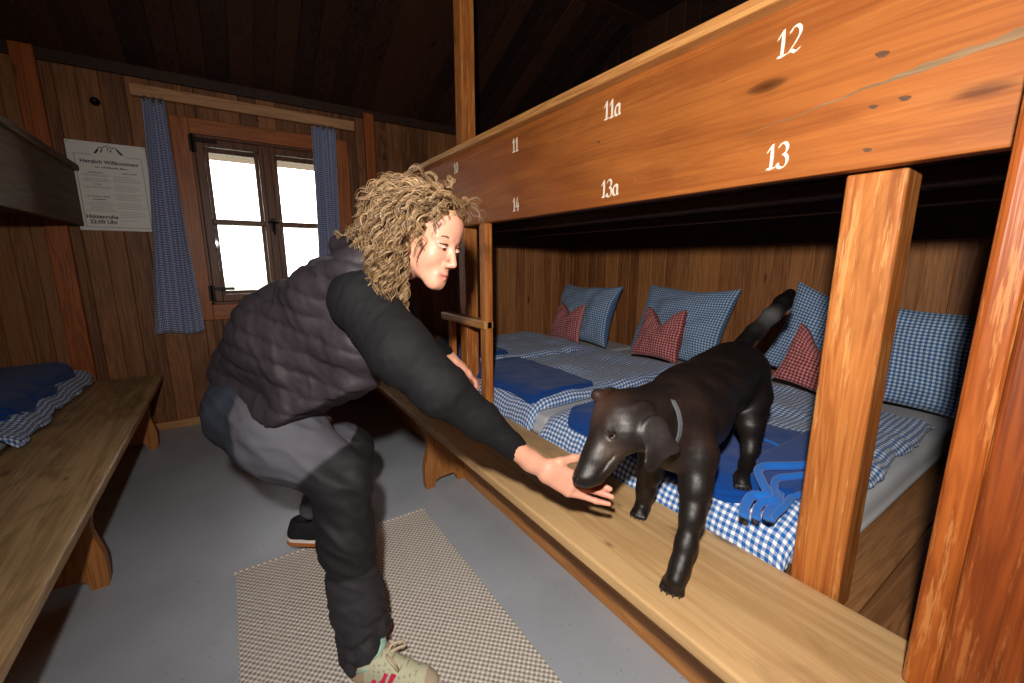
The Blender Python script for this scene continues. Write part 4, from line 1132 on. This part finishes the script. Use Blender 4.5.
V, F = fp_.mesh(); V = smooth_mesh(V, F, 2); N = vnormals(V, F)
nz = wob3(V, 31, .14, 4); sh = seg_t(V, J['kneeR'], J['ankR'])
dR = seg_d(V, J['kneeR'], J['ankR'])
fold = 1-np.abs(wob3(np.stack([V@CAM_RIGHT*.7+V@CAM_UP*1.0, V@CAM_UP*.5, V@CAM_FWD*.6], 1), 71, .13, 3))
low = np.exp(-((sh-1.0)/.28)**2)*(dR < .14)
tz = V[:, 2]; rR = (V-J['hipR'])@unit(J['kneeR']-J['hipR'])
V = V+N*(.002*nz+.009*(fold-.7)+low*.007*np.sin(tz*95+nz*3+V[:, 0]*25)+.004*np.exp(-((sh-.05)/.2)**2)*np.sin(tz*60+V[:, 0]*40)*(dR < .14))[:, None]
def ss(x, w=.007): return np.clip(x/w*.5+.5, 0, 1)[:, None]
# panels, in leg coordinates
grey = np.array([s2l(78), s2l(77), s2l(86)]); black = np.array([s2l(25), s2l(25), s2l(28)]); navy = np.array([s2l(40), s2l(44), s2l(54)]); dark = np.array([s2l(46), s2l(44), s2l(49)])
col = np.tile(grey, (len(V), 1))
td = unit(J['kneeR']-J['hipR']); outw = unit(np.cross(td, (0, 0, 1.)))          # towards the near side
dT = seg_d(V, J['hipR'], J['kneeR']); dL = np.minimum(seg_d(V, J['hipL'], J['kneeL']), seg_d(V, J['kneeL'], J['ankL']))
dRr = np.minimum(dT, dR); right = dRr < dL
tl = (V-J['hipR'])@td; up_ = unit(np.cross(outw, td)); uu = (V-J['hipR'])@(up_ if up_[2] > 0 else -up_)
seat = (uu+.55*tl < -.005-.0*tl)
wn = ss(-.005-uu-.55*tl)*(right & (sh < 0))[:, None]; col = col*(1-wn)+navy*wn
LS = np.linalg.norm(J['ankR']-J['kneeR'])
wk = ss(tl-.265)*right[:, None]*(sh > -.6)[:, None]; col = col*(1-wk)+black*wk
wd = ss((sh-.46)*LS)*right[:, None]; col = col*(1-wd)+dark*wd
wl2 = np.exp(-((sh-.463)*LS/.004)**2)[:, None]*right[:, None]; col = col*(1-.6*wl2)
tlL = seg_t(V, J['hipL'], J['kneeL']); shL = seg_t(V, J['kneeL'], J['ankL'])
col[~right & (tlL > .86) & (shL < .35)] = black
col[~right & (shL >= .35)] = grey*.9
me = np_mesh('trousers', V, F); set_col(me, col); link('trousers', me, M['trouser'], woman)

# --- shoes
def shoe(heel, toe, up, uppercol, heelcol, sole_mat, mid_mat, name, stripes, hi=.075):
    heel = np.asarray(heel); toe = np.asarray(toe); d = unit(toe-heel); L = np.linalg.norm(toe-heel)
    z = unit(np.asarray(up)-d*(np.asarray(up)@d)); y = np.cross(z, d)
    P = lambda x, yy, zz: heel+d*x*L+y*yy+z*zz
    def outline(w):       # plan of the sole
        return [(x, w*s) for x, s in ((.0, .0), (.015, .55), (.06, .85), (.15, .95), (.35, .85), (.5, .95), (.68, 1.15), (.82, 1.05), (.93, .75), (.985, .4), (1.0, .0))]
    lo = np.minimum(heel, toe)-.12; hi_ = np.maximum(heel, toe)+.16
    f = Field.uniform(lo, hi_, .0042)
    f.chain([P(.12, 0, .045), P(.35, 0, .047), P(.60, 0, .042), P(.80, 0, .036), P(.90, 0, .033)], [.034, .037, .040, .036, .027], .02)
    f.chain([P(.14, 0, .05), P(.15, 0, hi+.012)], [.033, .034], .02); f.chain([P(.16, 0, hi), P(.36, 0, hi-.002), P(.62, 0, .055)], [.034, .032, .026], .03)
    f.cone(P(.18, 0, hi+.035), P(.28, 0, hi+.04), .030, .027, .01, True)
    f.plane_cut(P(0, 0, .028), -z); f.plane_cut(P(.1, 0, hi+.026)+z*0, unit(z-d*.25))
    V, F = f.mesh(); V = smooth_mesh(V, F, 1)
    lx = (V-heel)@d/L; lz = (V-heel)@z; ly = (V-heel)@y
    c = np.tile(np.array(uppercol), (len(V), 1)).astype(float)
    c[(lx < .22) & (lz < hi)] = heelcol; c[lx > .86] = np.array(heelcol)*.9+.05
    hole = (np.abs(np.sin(lx*60)) > .9) & (np.abs(np.sin(lz*190)) > .85) & (lx > .3) & (lx < .8); c[hole] *= .55
    me = np_mesh('upper', V, F); set_col(me, c)
    root = bpy.data.objects.new(name, None); COL.objects.link(root); root.parent = woman; root.location = Vector(heel)-woman.location
    link('upper', me, M['shoe'], root)
    def sole(nm, z0, z1, w, mat):
        bm = bmesh.new(); o = outline(w); ring = o+[(a, -b) for a, b in o[-2:0:-1]]
        A = [bm.verts.new(P(a, b*1.0, z0)) for a, b in ring]; B = [bm.verts.new(P(a, b*1.03, z1)) for a, b in ring]
        n = len(ring); bm.faces.new(A[::-1]); bm.faces.new(B)
        for i in range(n): bm.faces.new((A[i], A[(i+1) % n], B[(i+1) % n], B[i]))
        bmesh.ops.bevel(bm, geom=[e for e in bm.edges if all(len(f.verts) > 4 or True for f in e.link_faces) and any(len(f.verts) > 6 for f in e.link_faces)], offset=.003, segments=2, affect='EDGES')
        bm_obj(nm, bm, mat, root, False)
    sole('outsole', .0, .016, .042, sole_mat); sole('midsole', .0155, .031, .0415, mid_mat)
    return root, P
h = np.array([.198, 1.235, 0]); t = np.array([.445, 1.02, 0])
h[2] = t[2] = .0125
sr, P = shoe(h, h+unit(t-h)*.30, (0, 0, 1), [s2l(x) for x in (196, 196, 168)], [s2l(x) for x in (176, 158, 134)], M['gum'], M['white_sole'], 'shoe', True, .092)
b = bmesh.new(); bm_tube(b, [J['ankR']+np.array([0, 0, .05]), J['ankR']+np.array([.01, -.01, 0]), P(.30, 0, .075), P(.36, 0, .06)], [.046, .045, .042, .03], 14); bm_obj('sock', b, M['mint'], woman, True)
sgn = -1.0
for k in range(3):
    b = bmesh.new(); x = .33+k*.085
    pts = [P(x+.05-q*.07, sgn*(.036+.009*q), .084-.052*q) for q in np.linspace(0, 1, 6)]
    bm_tube(b, pts, .0085, 6, True, (unit(P(0, 1, 0)-P(0, 0, 0)), .35)); bm_obj('side_stripe', b, M['pink'], sr)
b = bmesh.new()
bm_tube(b, [P(.155, -.034, .085), P(.14, 0, .105), P(.155, .034, .085)], .006, 8); bm_tube(b, [P(.15, -.037, .078), P(.3, -.032, .098), P(.37, -.018, .1)], .0065, 8)
bm_obj('collar_lining', b, M['mint'], sr, True)
for k in range(4):
    b = bmesh.new(); x = .42+k*.065; zt = .122-(x-.36)*.158+.001
    bm_tube(b, [P(x-.01, -.024, zt-.011), P(x, -.012, zt-.001), P(x+.01, 0, zt+.002), P(x, .012, zt-.001), P(x-.01, .024, zt-.011)], .0038, 6); bm_obj('lace', b, M['lace'], sr, True)
b = bmesh.new()
bm_tube(b, [P(.42, 0, .116), P(.46, .02, .134), P(.54, .045, .124), P(.57, .05, .103), P(.50, .03, .108), P(.43, 0, .114)], .0048, 6)
bm_obj('lace_loop', b, M['lace'], sr, True)
b = bmesh.new(); bm_tube(b, [P(.42, 0, .116), P(.48, -.025, .126), P(.60, -.036, .100), P(.55, -.022, .104), P(.43, 0, .114)], .0048, 6)
bm_obj('lace_loop', b, M['lace'], sr, True)
hl_ = at(287, 541, 1.90); tl_ = hl_+np.array([.26, -.09, -.055])
shoe(hl_, hl_+unit(tl_-hl_)*.27, (0, 0, 1), [s2l(x) for x in (26, 26, 30)], [s2l(x) for x in (30, 30, 34)], M['gum'], M['white_sole'], 'shoe', False, .085)

# --- curly hair: an inner mass plus many separate curls
fh = Field.uniform(HC-.24, HC+np.array([.2, .24, .22]), .0065)
fh.ell(H(-.022, 0, .058), (.100*HS, .086*HS, .084*HS), HM, .02); fh.ell(H(-.072, 0, -.02), (.075, .085, .10), HM, .03)
fh.chain([H(-.025, -.078, .02), H(-.03, -.085, -.07), H(-.03, -.078, -.14)], [.04, .036, .022], .03); fh.cone(H(-.03, .07, .02), H(-.06, .06, -.05), .035, .03, .03)
fh.ell(H(.100, 0, -.050), (.075, .10, .118), HM, .02, True)
V, F = fh.mesh(); V = smooth_mesh(V, F, 2); N = vnormals(V, F); V = V+N*(.006*wob3(V, 77, .03, 3))[:, None]
hairroot = bpy.data.objects.new('hair', None); COL.objects.link(hairroot); hairroot.parent = woman; hairroot.location = Vector(HC)-woman.location
link('hair_mass', np_mesh('hair_mass', V, F), M['hair'], hairroot)
r = np.random.default_rng(21); VV = []; FF = []; base = 0
down = np.array([0, 0, -1.])
def tube_np(Q, rad, sides=5):
    n = len(Q); T = np.gradient(Q, axis=0); T /= np.maximum(np.linalg.norm(T, axis=1), 1e-9)[:, None]
    a = np.array([.3, .5, .81]); X = np.cross(T, a); X /= np.maximum(np.linalg.norm(X, axis=1), 1e-6)[:, None]; Y = np.cross(T, X)
    an = 2*np.pi*np.arange(sides)/sides
    V = Q[:, None, :]+rad[:, None, None]*(X[:, None, :]*np.cos(an)[None, :, None]+Y[:, None, :]*np.sin(an)[None, :, None])
    i = np.arange(n*sides).reshape(n, sides); j = np.roll(i, -1, axis=1)
    F = np.stack([i[:-1].ravel(), j[:-1].ravel(), j[1:].ravel(), i[1:].ravel()], 1)
    return V.reshape(-1, 3), F
def curl(root, dirs, length, amp, turns, rad, n=34, ph=0, grav=.5):
    global base
    p = np.array(root, float); d = unit(dirs); pts = [p.copy()]; step = length/(n-1)
    for i in range(n-1):
        d = unit(d+down*grav*step*14)
        q = ((p-H(-.02, 0, .02))@HM.T)/np.array([.104, .088, .104])
        k = np.linalg.norm(q)
        if k < 1.0: d = unit(d+.8*unit((q/np.array([.104, .088, .104]))@HM))
        p = p+d*step; pts.append(p.copy())
    G = np.array(pts); T = np.gradient(G, axis=0); T /= np.linalg.norm(T, axis=1)[:, None]
    X = np.cross(T, [.2, .9, .3]); X /= np.linalg.norm(X, axis=1)[:, None]; Y = np.cross(T, X)
    s = np.linspace(0, 1, n); A = amp*np.clip(s*3.5, .15, 1)
    Q = G+X*(A*np.cos(turns*6.283*s+ph))[:, None]+Y*(A*np.sin(turns*6.283*s+ph))[:, None]
    LQ = ((Q-HC)@HM.T)/HS
    face = (LQ[:, 0] > .035) & (LQ[:, 2] < .060) & (LQ[:, 2] > -.16) & (LQ[:, 1] < .12) & (LQ[:, 1] > -.074)
    far = (LQ[:, 1] > .02) & (LQ[:, 0] > -.02) & (LQ[:, 2] < .07)
    if face.any() or far.any() or (LQ[:, 0] > .126).any() or (LQ[:, 2] > .165).any(): return False
    for j in range(4):
        o = r.normal(size=3)*.0022; q4 = r.uniform(-.5, .5)
        Qj = G+o*np.clip(s*4, 0, 1)[:, None]+X*(A*np.cos(turns*6.283*s+ph+q4))[:, None]+Y*(A*np.sin(turns*6.283*s+ph+q4))[:, None]
        v, f = tube_np(Qj, rad*.62*(1-.65*s**2), 4); VV.append(v); FF.append(f+base); base += len(v)
    return True
cnt = 0
while cnt < 1250:
    th = r.uniform(-math.pi, math.pi); cz = r.uniform(-.55, 1)
    sx = math.sqrt(max(0, 1-cz*cz)); q = np.array([sx*math.cos(th), sx*math.sin(th), cz])
    p = np.array([-.016, 0, .036])+q*np.array([.098, .077, .090])
    # hairline: keep the face free
    if p[0] > .012+.050*np.clip((p[2]-.040)/.05, 0, 1) and p[2] < .080: continue
    if p[0] > .005 and p[2] < .05: continue
    if p[1] > .015 and p[0] > -.045 and p[2] < .085: continue
    nrm = (q/np.array([.098, .077, .090])); nrm = unit(nrm)@HM
    top = p[2] > .07
    front = p[0] > .03
    flow = -hf*(.9 if top else .25)+down*(.35 if top else .8)+hl*(np.sign(p[1])*(.35 if top else .05)-.15)
    dirs = unit(flow-nrm*(nrm@flow))+nrm*(.16 if top else .04)+r.normal(size=3)*.18
    if front: dirs = nrm*.5-hl*r.uniform(.0, 1.0)-hf*.5+r.normal(size=3)*.15
    ln = r.uniform(.09, .16) if top else r.uniform(.09, .17)
    cnt += bool(curl(H(*p), dirs, ln, r.uniform(.004, .0095), ln*r.uniform(13, 20), r.uniform(.0011, .0025), ph=r.uniform(0, 6.28), grav=r.uniform(.7, 1.3)))
# ringlets down beside the cheek, and one bunch lying back over the collar
for k in range(190):
    a = r.uniform(0, 1); p = np.array([.004-.05*a, -.078-r.uniform(0, .012), .02-.06*r.uniform(0, 1)])
    curl(H(*p), down*.9-hf*r.uniform(-.1, .25)-hl*.12+r.normal(size=3)*.10, r.uniform(.12, .25), r.uniform(.006, .011), r.uniform(3, 5), r.uniform(.0012, .0026), ph=r.uniform(0, 6.28), grav=.6)
for k in range(90):
    p = np.array([r.uniform(-.03, .012), -.084-r.uniform(0, .012), r.uniform(-.05, .01)])
    curl(H(*p), down+CAM_RIGHT*r.uniform(-.05, .30)-CAM_FWD*.1+r.normal(size=3)*.06, r.uniform(.12, .20), r.uniform(.005, .010), r.uniform(2.5, 4.5), r.uniform(.0012, .0026), ph=r.uniform(0, 6.28), grav=.3)
for k in range(60):
    p = np.array([-.10, r.uniform(-.05, .05), r.uniform(-.05, .0)])
    curl(H(*p), -hf*1.0-CAM_RIGHT*.9+np.array([0, 0, .1])+r.normal(size=3)*.15, r.uniform(.11, .2), r.uniform(.008, .014), r.uniform(3, 4.5), r.uniform(.0012, .0024), ph=r.uniform(0, 6.28), grav=.22)
link('curls', np_mesh('curls', np.concatenate(VV), np.concatenate(FF)), M['hair'], hairroot)
# ------------------------------------------------------------------ the dog
dog = empty('dog', (1.25, .72, .48), 'black dog on the blue blanket with its front paws on the bench, sniffing a hand', 'dog')
fd = Field.uniform((.55, .42, .40), (2.0, 1.22, 1.32), .0048)
A = at
# trunk
tk = 0.09
fd.cone(A(732, 372, 1.60), A(686, 404, 1.37), .092, .104, tk)
fd.cone(A(732, 372, 1.60), A(712, 386, 1.50), .094, .098, tk)
fd.cone(A(690, 402, 1.38), A(674, 418, 1.27), .108, .102, tk)
fd.cone(A(690, 420, 1.36), A(676, 446, 1.25), .090, .072, tk)
# neck
fd.cone(A(676, 404, 1.26), A(640, 412, 1.17), .088, .068, .04)
fd.cone(A(670, 432, 1.24), A(643, 432, 1.17), .078, .055, .04)
# near front leg: shoulder, elbow, wrist, paw
fd.chain([A(690, 420, 1.235), A(697, 455, 1.20), A(696, 488, 1.178), A(692, 515, 1.160), A(686, 545, 1.143), A(680, 566, 1.130), A(676, 580, 1.116)],
         [.062, .054, .040, .030, .0255, .0235, .027], .025)
# far front leg
fd.chain([A(655, 445, 1.36), A(650, 470, 1.43), A(646, 490, 1.46), A(642, 508, 1.475)], [.055, .042, .030, .026], .025)
# near hind leg
hp = onz(741, 484, .622)
fd.chain([A(744, 372, 1.58), A(750, 396, 1.555), A(750, 425, 1.50), A(751, 447, 1.49), A(746, 466, 1.455), hp+np.array([.0, 0, .018])],
         [.086, .068, .042, .026, .021, .023], .03)
# far hind leg (behind the trunk)
fh_ = onz(716, 452, .63)
fd.chain([A(722, 372, 1.72), A(715, 400, 1.78), A(722, 428, 1.80), A(718, 446, 1.76), ], [.085, .062, .036, .026], .03)
# tail
fd.chain([A(738, 350, 1.64), A(754, 332, 1.68), A(771, 316, 1.72), A(783, 303, 1.75), A(790, 294, 1.77)], [.034, .030, .031, .032, .022], .02)
# paws with toes
def paw(c, fwd, side, k=.006, s=1.0):
    c = np.asarray(c)
    fd.cone(c-fwd*.012*s+np.array([0, 0, .020]), c+fwd*.018*s+np.array([0, 0, .017]), .024*s, .021*s, .015)
    for q in (-1.5, -.5, .5, 1.5):
        fd.cone(c+fwd*.010*s+side*q*.0125*s+np.array([0, 0, .016]), c+fwd*(.040-.004*abs(q))*s+side*q*.0145*s+np.array([0, 0, .011]), .0105*s, .0098*s, k)
fw1 = unit(onz(672, 597, .48)-onz(681, 570, .48)); sd1 = np.cross((0, 0, 1), fw1)
p1 = onz(674, 585, .482); p1[2] = .482; paw(p1, fw1, sd1, s=1.05)
fw2 = unit(np.array([-.85, -.35, 0])); sd2 = np.cross((0, 0, 1), fw2); p2 = onz(641, 514, .482); paw(p2, fw2, sd2, s=.95)
fw3 = unit(np.array([-.8, -.55, 0])); sd3 = np.cross((0, 0, 1), fw3); p3 = hp-np.array([0, 0, .004]); paw(p3, fw3, sd3, s=.9)
# head: skull, stop, muzzle
sk = A(621, 417, 1.13); nose = A(571, 484, 1.085)
mid_ = A(606, 448, 1.105)
hd_f = unit(nose-sk); hd_s = unit(np.cross(hd_f, -CAM_FWD)); hd_u = np.cross(hd_s, hd_f)      # s: out of the forehead profile
if hd_s@CAM_RIGHT > 0: hd_s = -hd_s
DM = np.stack([hd_f, hd_s, np.cross(hd_f, hd_s)])
out = DM[2] if DM[2]@(-CAM_FWD) > 0 else -DM[2]        # towards the lens (the dog's left cheek)
def DH(f, s, o): return sk+hd_f*f+hd_s*s+out*o        # along the muzzle, up off the bridge, towards the lens
fd.ell(DH(.0, .0, -.012), (.080, .070, .074), DM, .03)
fd.ell(DH(.022, -.028, .012), (.066, .058, .062), DM, .03)
fd.cone(DH(.055, .000, -.006), DH(.120, -.013, -.004), .050, .039, .025, squash=(out, .92))
fd.cone(DH(.120, -.013, -.004), DH(.183, -.018, -.003), .037, .031, .02)
fd.cone(DH(.075, -.034, .004), DH(.165, -.036, .002), .030, .024, .02)           # flews and lower jaw
fd.cone(DH(.10, -.052, -.004), DH(.165, -.046, -.002), .016, .014, .012)
for s in (1, -1):
    fd.cone(DH(.028, .030, s*.034-.010), DH(.052, .020, s*.036-.008), .016, .012, .015)    # brow
    fd.ell(DH(.060, .004, s*.048-.006), (.012, .011, .010), DM, .006, True)
    fd.ell(DH(.058, .004, s*.040-.006), (.0125, .0125, .0125), DM, .004)
fd.ell(DH(.135, -.034, .036), (.05, .0035, .01), DM, .005, True)                    # lip line
# near ear: broad hanging flap
e0 = A(645, 418, 1.085); e1 = A(655, 432, 1.066); e2 = A(655, 455, 1.058)
eN = unit(CAM_FWD*.92-CAM_RIGHT*.35)
fd.cone(A(644, 412, 1.09), e1, .030, .040, .02, squash=(eN, .30)); fd.cone(e1, e2, .040, .031, .012, squash=(eN, .24))
fd.cone(e1, A(667, 446, 1.065), .040, .028, .014, squash=(eN, .24)); fd.cone(A(667, 446, 1.065), A(680, 450, 1.08), .028, .010, .012, squash=(eN, .24)); fd.cone(e2, A(652, 463, 1.055), .030, .026, .012, squash=(eN, .24))
# far ear: folded back
fd.cone(A(606, 404, 1.14), A(597, 395, 1.16), .018, .016, .012); fd.cone(A(597, 395, 1.16), A(612, 391, 1.17), .015, .013, .008)
V, F = fd.mesh(); V = smooth_mesh(V, F, 2, .4); N = vnormals(V, F)
nz = wob3(V, 91, .09, 4)
V = V+N*(.0010*nz)[:, None]
L = (V-sk)@DM.T; lo_ = (V-sk)@out
c = np.tile(np.array([s2l(24), s2l(19), s2l(18)]), (len(V), 1))
def dblend(m, cc):
    global c
    m = np.clip(m, 0, 1)[:, None]; c = c*(1-m)+np.array([s2l(x) for x in cc])*m
dblend(.16*(.6+.6*nz)*(np.linalg.norm(V-A(690, 410, 1.35), axis=1) < .25), (66, 44, 38))
dh = np.linalg.norm(V-sk, axis=1)
dblend(.40*np.exp(-(np.linalg.norm(V-DH(.01, .055, .0), axis=1)/.05)**2), (96, 64, 50))      # rusty forehead
dblend(.5*np.exp(-(np.linalg.norm(V-DH(.095, -.02, .035), axis=1)/.035)**2), (92, 76, 66))        # greying cheek
dblend(.6*np.exp(-(np.linalg.norm(V-DH(.185, -.035, .0), axis=1)/.028)**2), (24, 18, 19))
tt = seg_t(V, A(742, 350, 1.64), A(790, 294, 1.77)); td_ = seg_d(V, A(742, 350, 1.64), A(790, 294, 1.77))
tm = (td_ < .05)
dblend(tm*.75*np.exp(-((tt-.52)/.16)**2), (92, 92, 94)); dblend(tm*np.clip((tt-.62)/.12, 0, 1)*.95, (14, 13, 14)); dblend(tm*np.clip((.3-tt)/.2, 0, 1)*.8, (16, 14, 14))  # grey at mid tail is a painted highlight; root and tip black
ed = np.linalg.norm(V-e1, axis=1); dblend(.75*np.exp(-(np.minimum(ed, np.linalg.norm(V-A(668, 455, 1.08), axis=1))/.04)**2), (58, 54, 56))  # grey sheen of the near ear, painted into the coat colour
for p in (p1, p2, p3): dblend(.7*np.exp(-(np.linalg.norm(V-p, axis=1)/.05)**2), (22, 19, 20))
me = np_mesh('body', V, F); set_col(me, c); link('body', me, M['coat'], dog)
# nose leather
fn = Field.uniform(nose-.06, nose+.06, .0028)
nt = DH(.198, -.008, -.002)
fn.ell(nt, (.017, .017, .020), DM, .01); fn.ell(DH(.212, -.012, .010), (.008, .006, .004), DM, .004, True); fn.ell(DH(.212, -.012, -.014), (.008, .006, .004), DM, .004, True)
V, F = fn.mesh(); link('nose', np_mesh('nose', smooth_mesh(V, F, 1), F), M['dogskin'], dog)
for s in (1, -1):
    e = ellmesh('eye', DH(.061, .005, s*.0445-.006), (.0105, .0070, .0080), DM, M['eyedark'], dog)
    b = bmesh.new(); pts = [DH(.061+.012*math.cos(q), .005-.0085*math.sin(q), s*.0495-.006) for q in np.linspace(.9, 2.2, 8)]
    bm_tube(b, pts, .0009, 5); bm_obj('lower_lid', b, M['eyewhite'], e, True)
def claws(c, fwd, side, s):
    for q in (-1.5, -.5, .5, 1.5):
        a = c+fwd*(.046-.004*abs(q))*s+side*q*.0145*s+np.array([0, 0, .011]); b = bmesh.new()
        bm_tube(b, [a, a+fwd*.005+np.array([0, 0, .0005]), a+fwd*.0095+np.array([0, 0, -.005])], [.0038, .003, .001], 6); bm_obj('claw', b, M['claw'], dog, True)
claws(p1, fw1, sd1, 1.05); claws(p2, fw2, sd2, .95); claws(p3, fw3, sd3, .9)
# collar
cc_ = (A(652, 408, 1.205)+A(653, 432, 1.20))/2; nd = unit(A(676, 410, 1.26)-A(640, 418, 1.17)); ux = unit(np.cross(nd, (0, 0, 1))); uy = np.cross(nd, ux)
pts = [cc_+ux*.091*math.cos(q)+uy*.098*math.sin(q) for q in np.linspace(0, 2*math.pi, 40)]
b = bmesh.new()
rings = []
for i in range(40):
    q = 2*math.pi*i/40; rr = np.array([ux*math.cos(q)*.090+uy*math.sin(q)*.096]).ravel(); o_ = unit(rr)
    rings.append([b.verts.new(Vector(cc_+rr+nd*w*.007+o_*t*.002)) for w, t in ((-1, -1), (1, -1), (1, 1), (-1, 1))])
for i in range(40):
    for k in range(4): b.faces.new((rings[i][k], rings[i][(k+1) % 4], rings[(i+1) % 40][(k+1) % 4], rings[(i+1) % 40][k]))
bm_obj('collar', b, M['collar'], dog, False)
# ------------------------------------------------------------------ camera, light, view
cam = bpy.data.cameras.new('camera'); co = bpy.data.objects.new('camera', cam); COL.objects.link(co)
cam.sensor_fit = 'HORIZONTAL'; cam.sensor_width = 36; cam.lens = FPX/1024*36; cam.clip_start = .02
co.location = (0, 0, CAM_H)
co.rotation_euler = Matrix((CAM_RIGHT, CAM_UP, -CAM_FWD)).transposed().to_euler()
SC.camera = co
def light(name, typ, loc, target, **kw):
    d = bpy.data.lights.new(name, typ); o = bpy.data.objects.new(name, d); COL.objects.link(o); o.location = loc
    o.rotation_euler = (Vector(target)-Vector(loc)).to_track_quat('-Z', 'Y').to_euler()
    for k, v in kw.items(): setattr(d, k, v)
    return o
fp = CAM_POS+CAM_UP*.26-CAM_FWD*.16-CAM_RIGHT*.06
ft = fp+CAM_FWD*2+CAM_RIGHT*.38-CAM_UP*.0
light('camera_flash', 'SPOT', fp, ft, energy=FLASH, color=(1, .93, .84), shadow_soft_size=.028, spot_size=math.radians(166), spot_blend=1.0)
w = bpy.data.worlds.new('world'); SC.world = w; w.use_nodes = True
bg = w.node_tree.nodes['Background']; bg.inputs[0].default_value = (1, .985, .95, 1); bg.inputs[1].default_value = SKY
vs = SC.view_settings; vs.view_transform = 'Standard'; vs.look = 'None'; vs.gamma = 1; vs.use_curve_mapping = False; vs.exposure = EXPO
SC.cycles.max_bounces = 8; SC.cycles.caustics_reflective = False; SC.cycles.caustics_refractive = False; SC.cycles.sample_clamp_indirect = 4
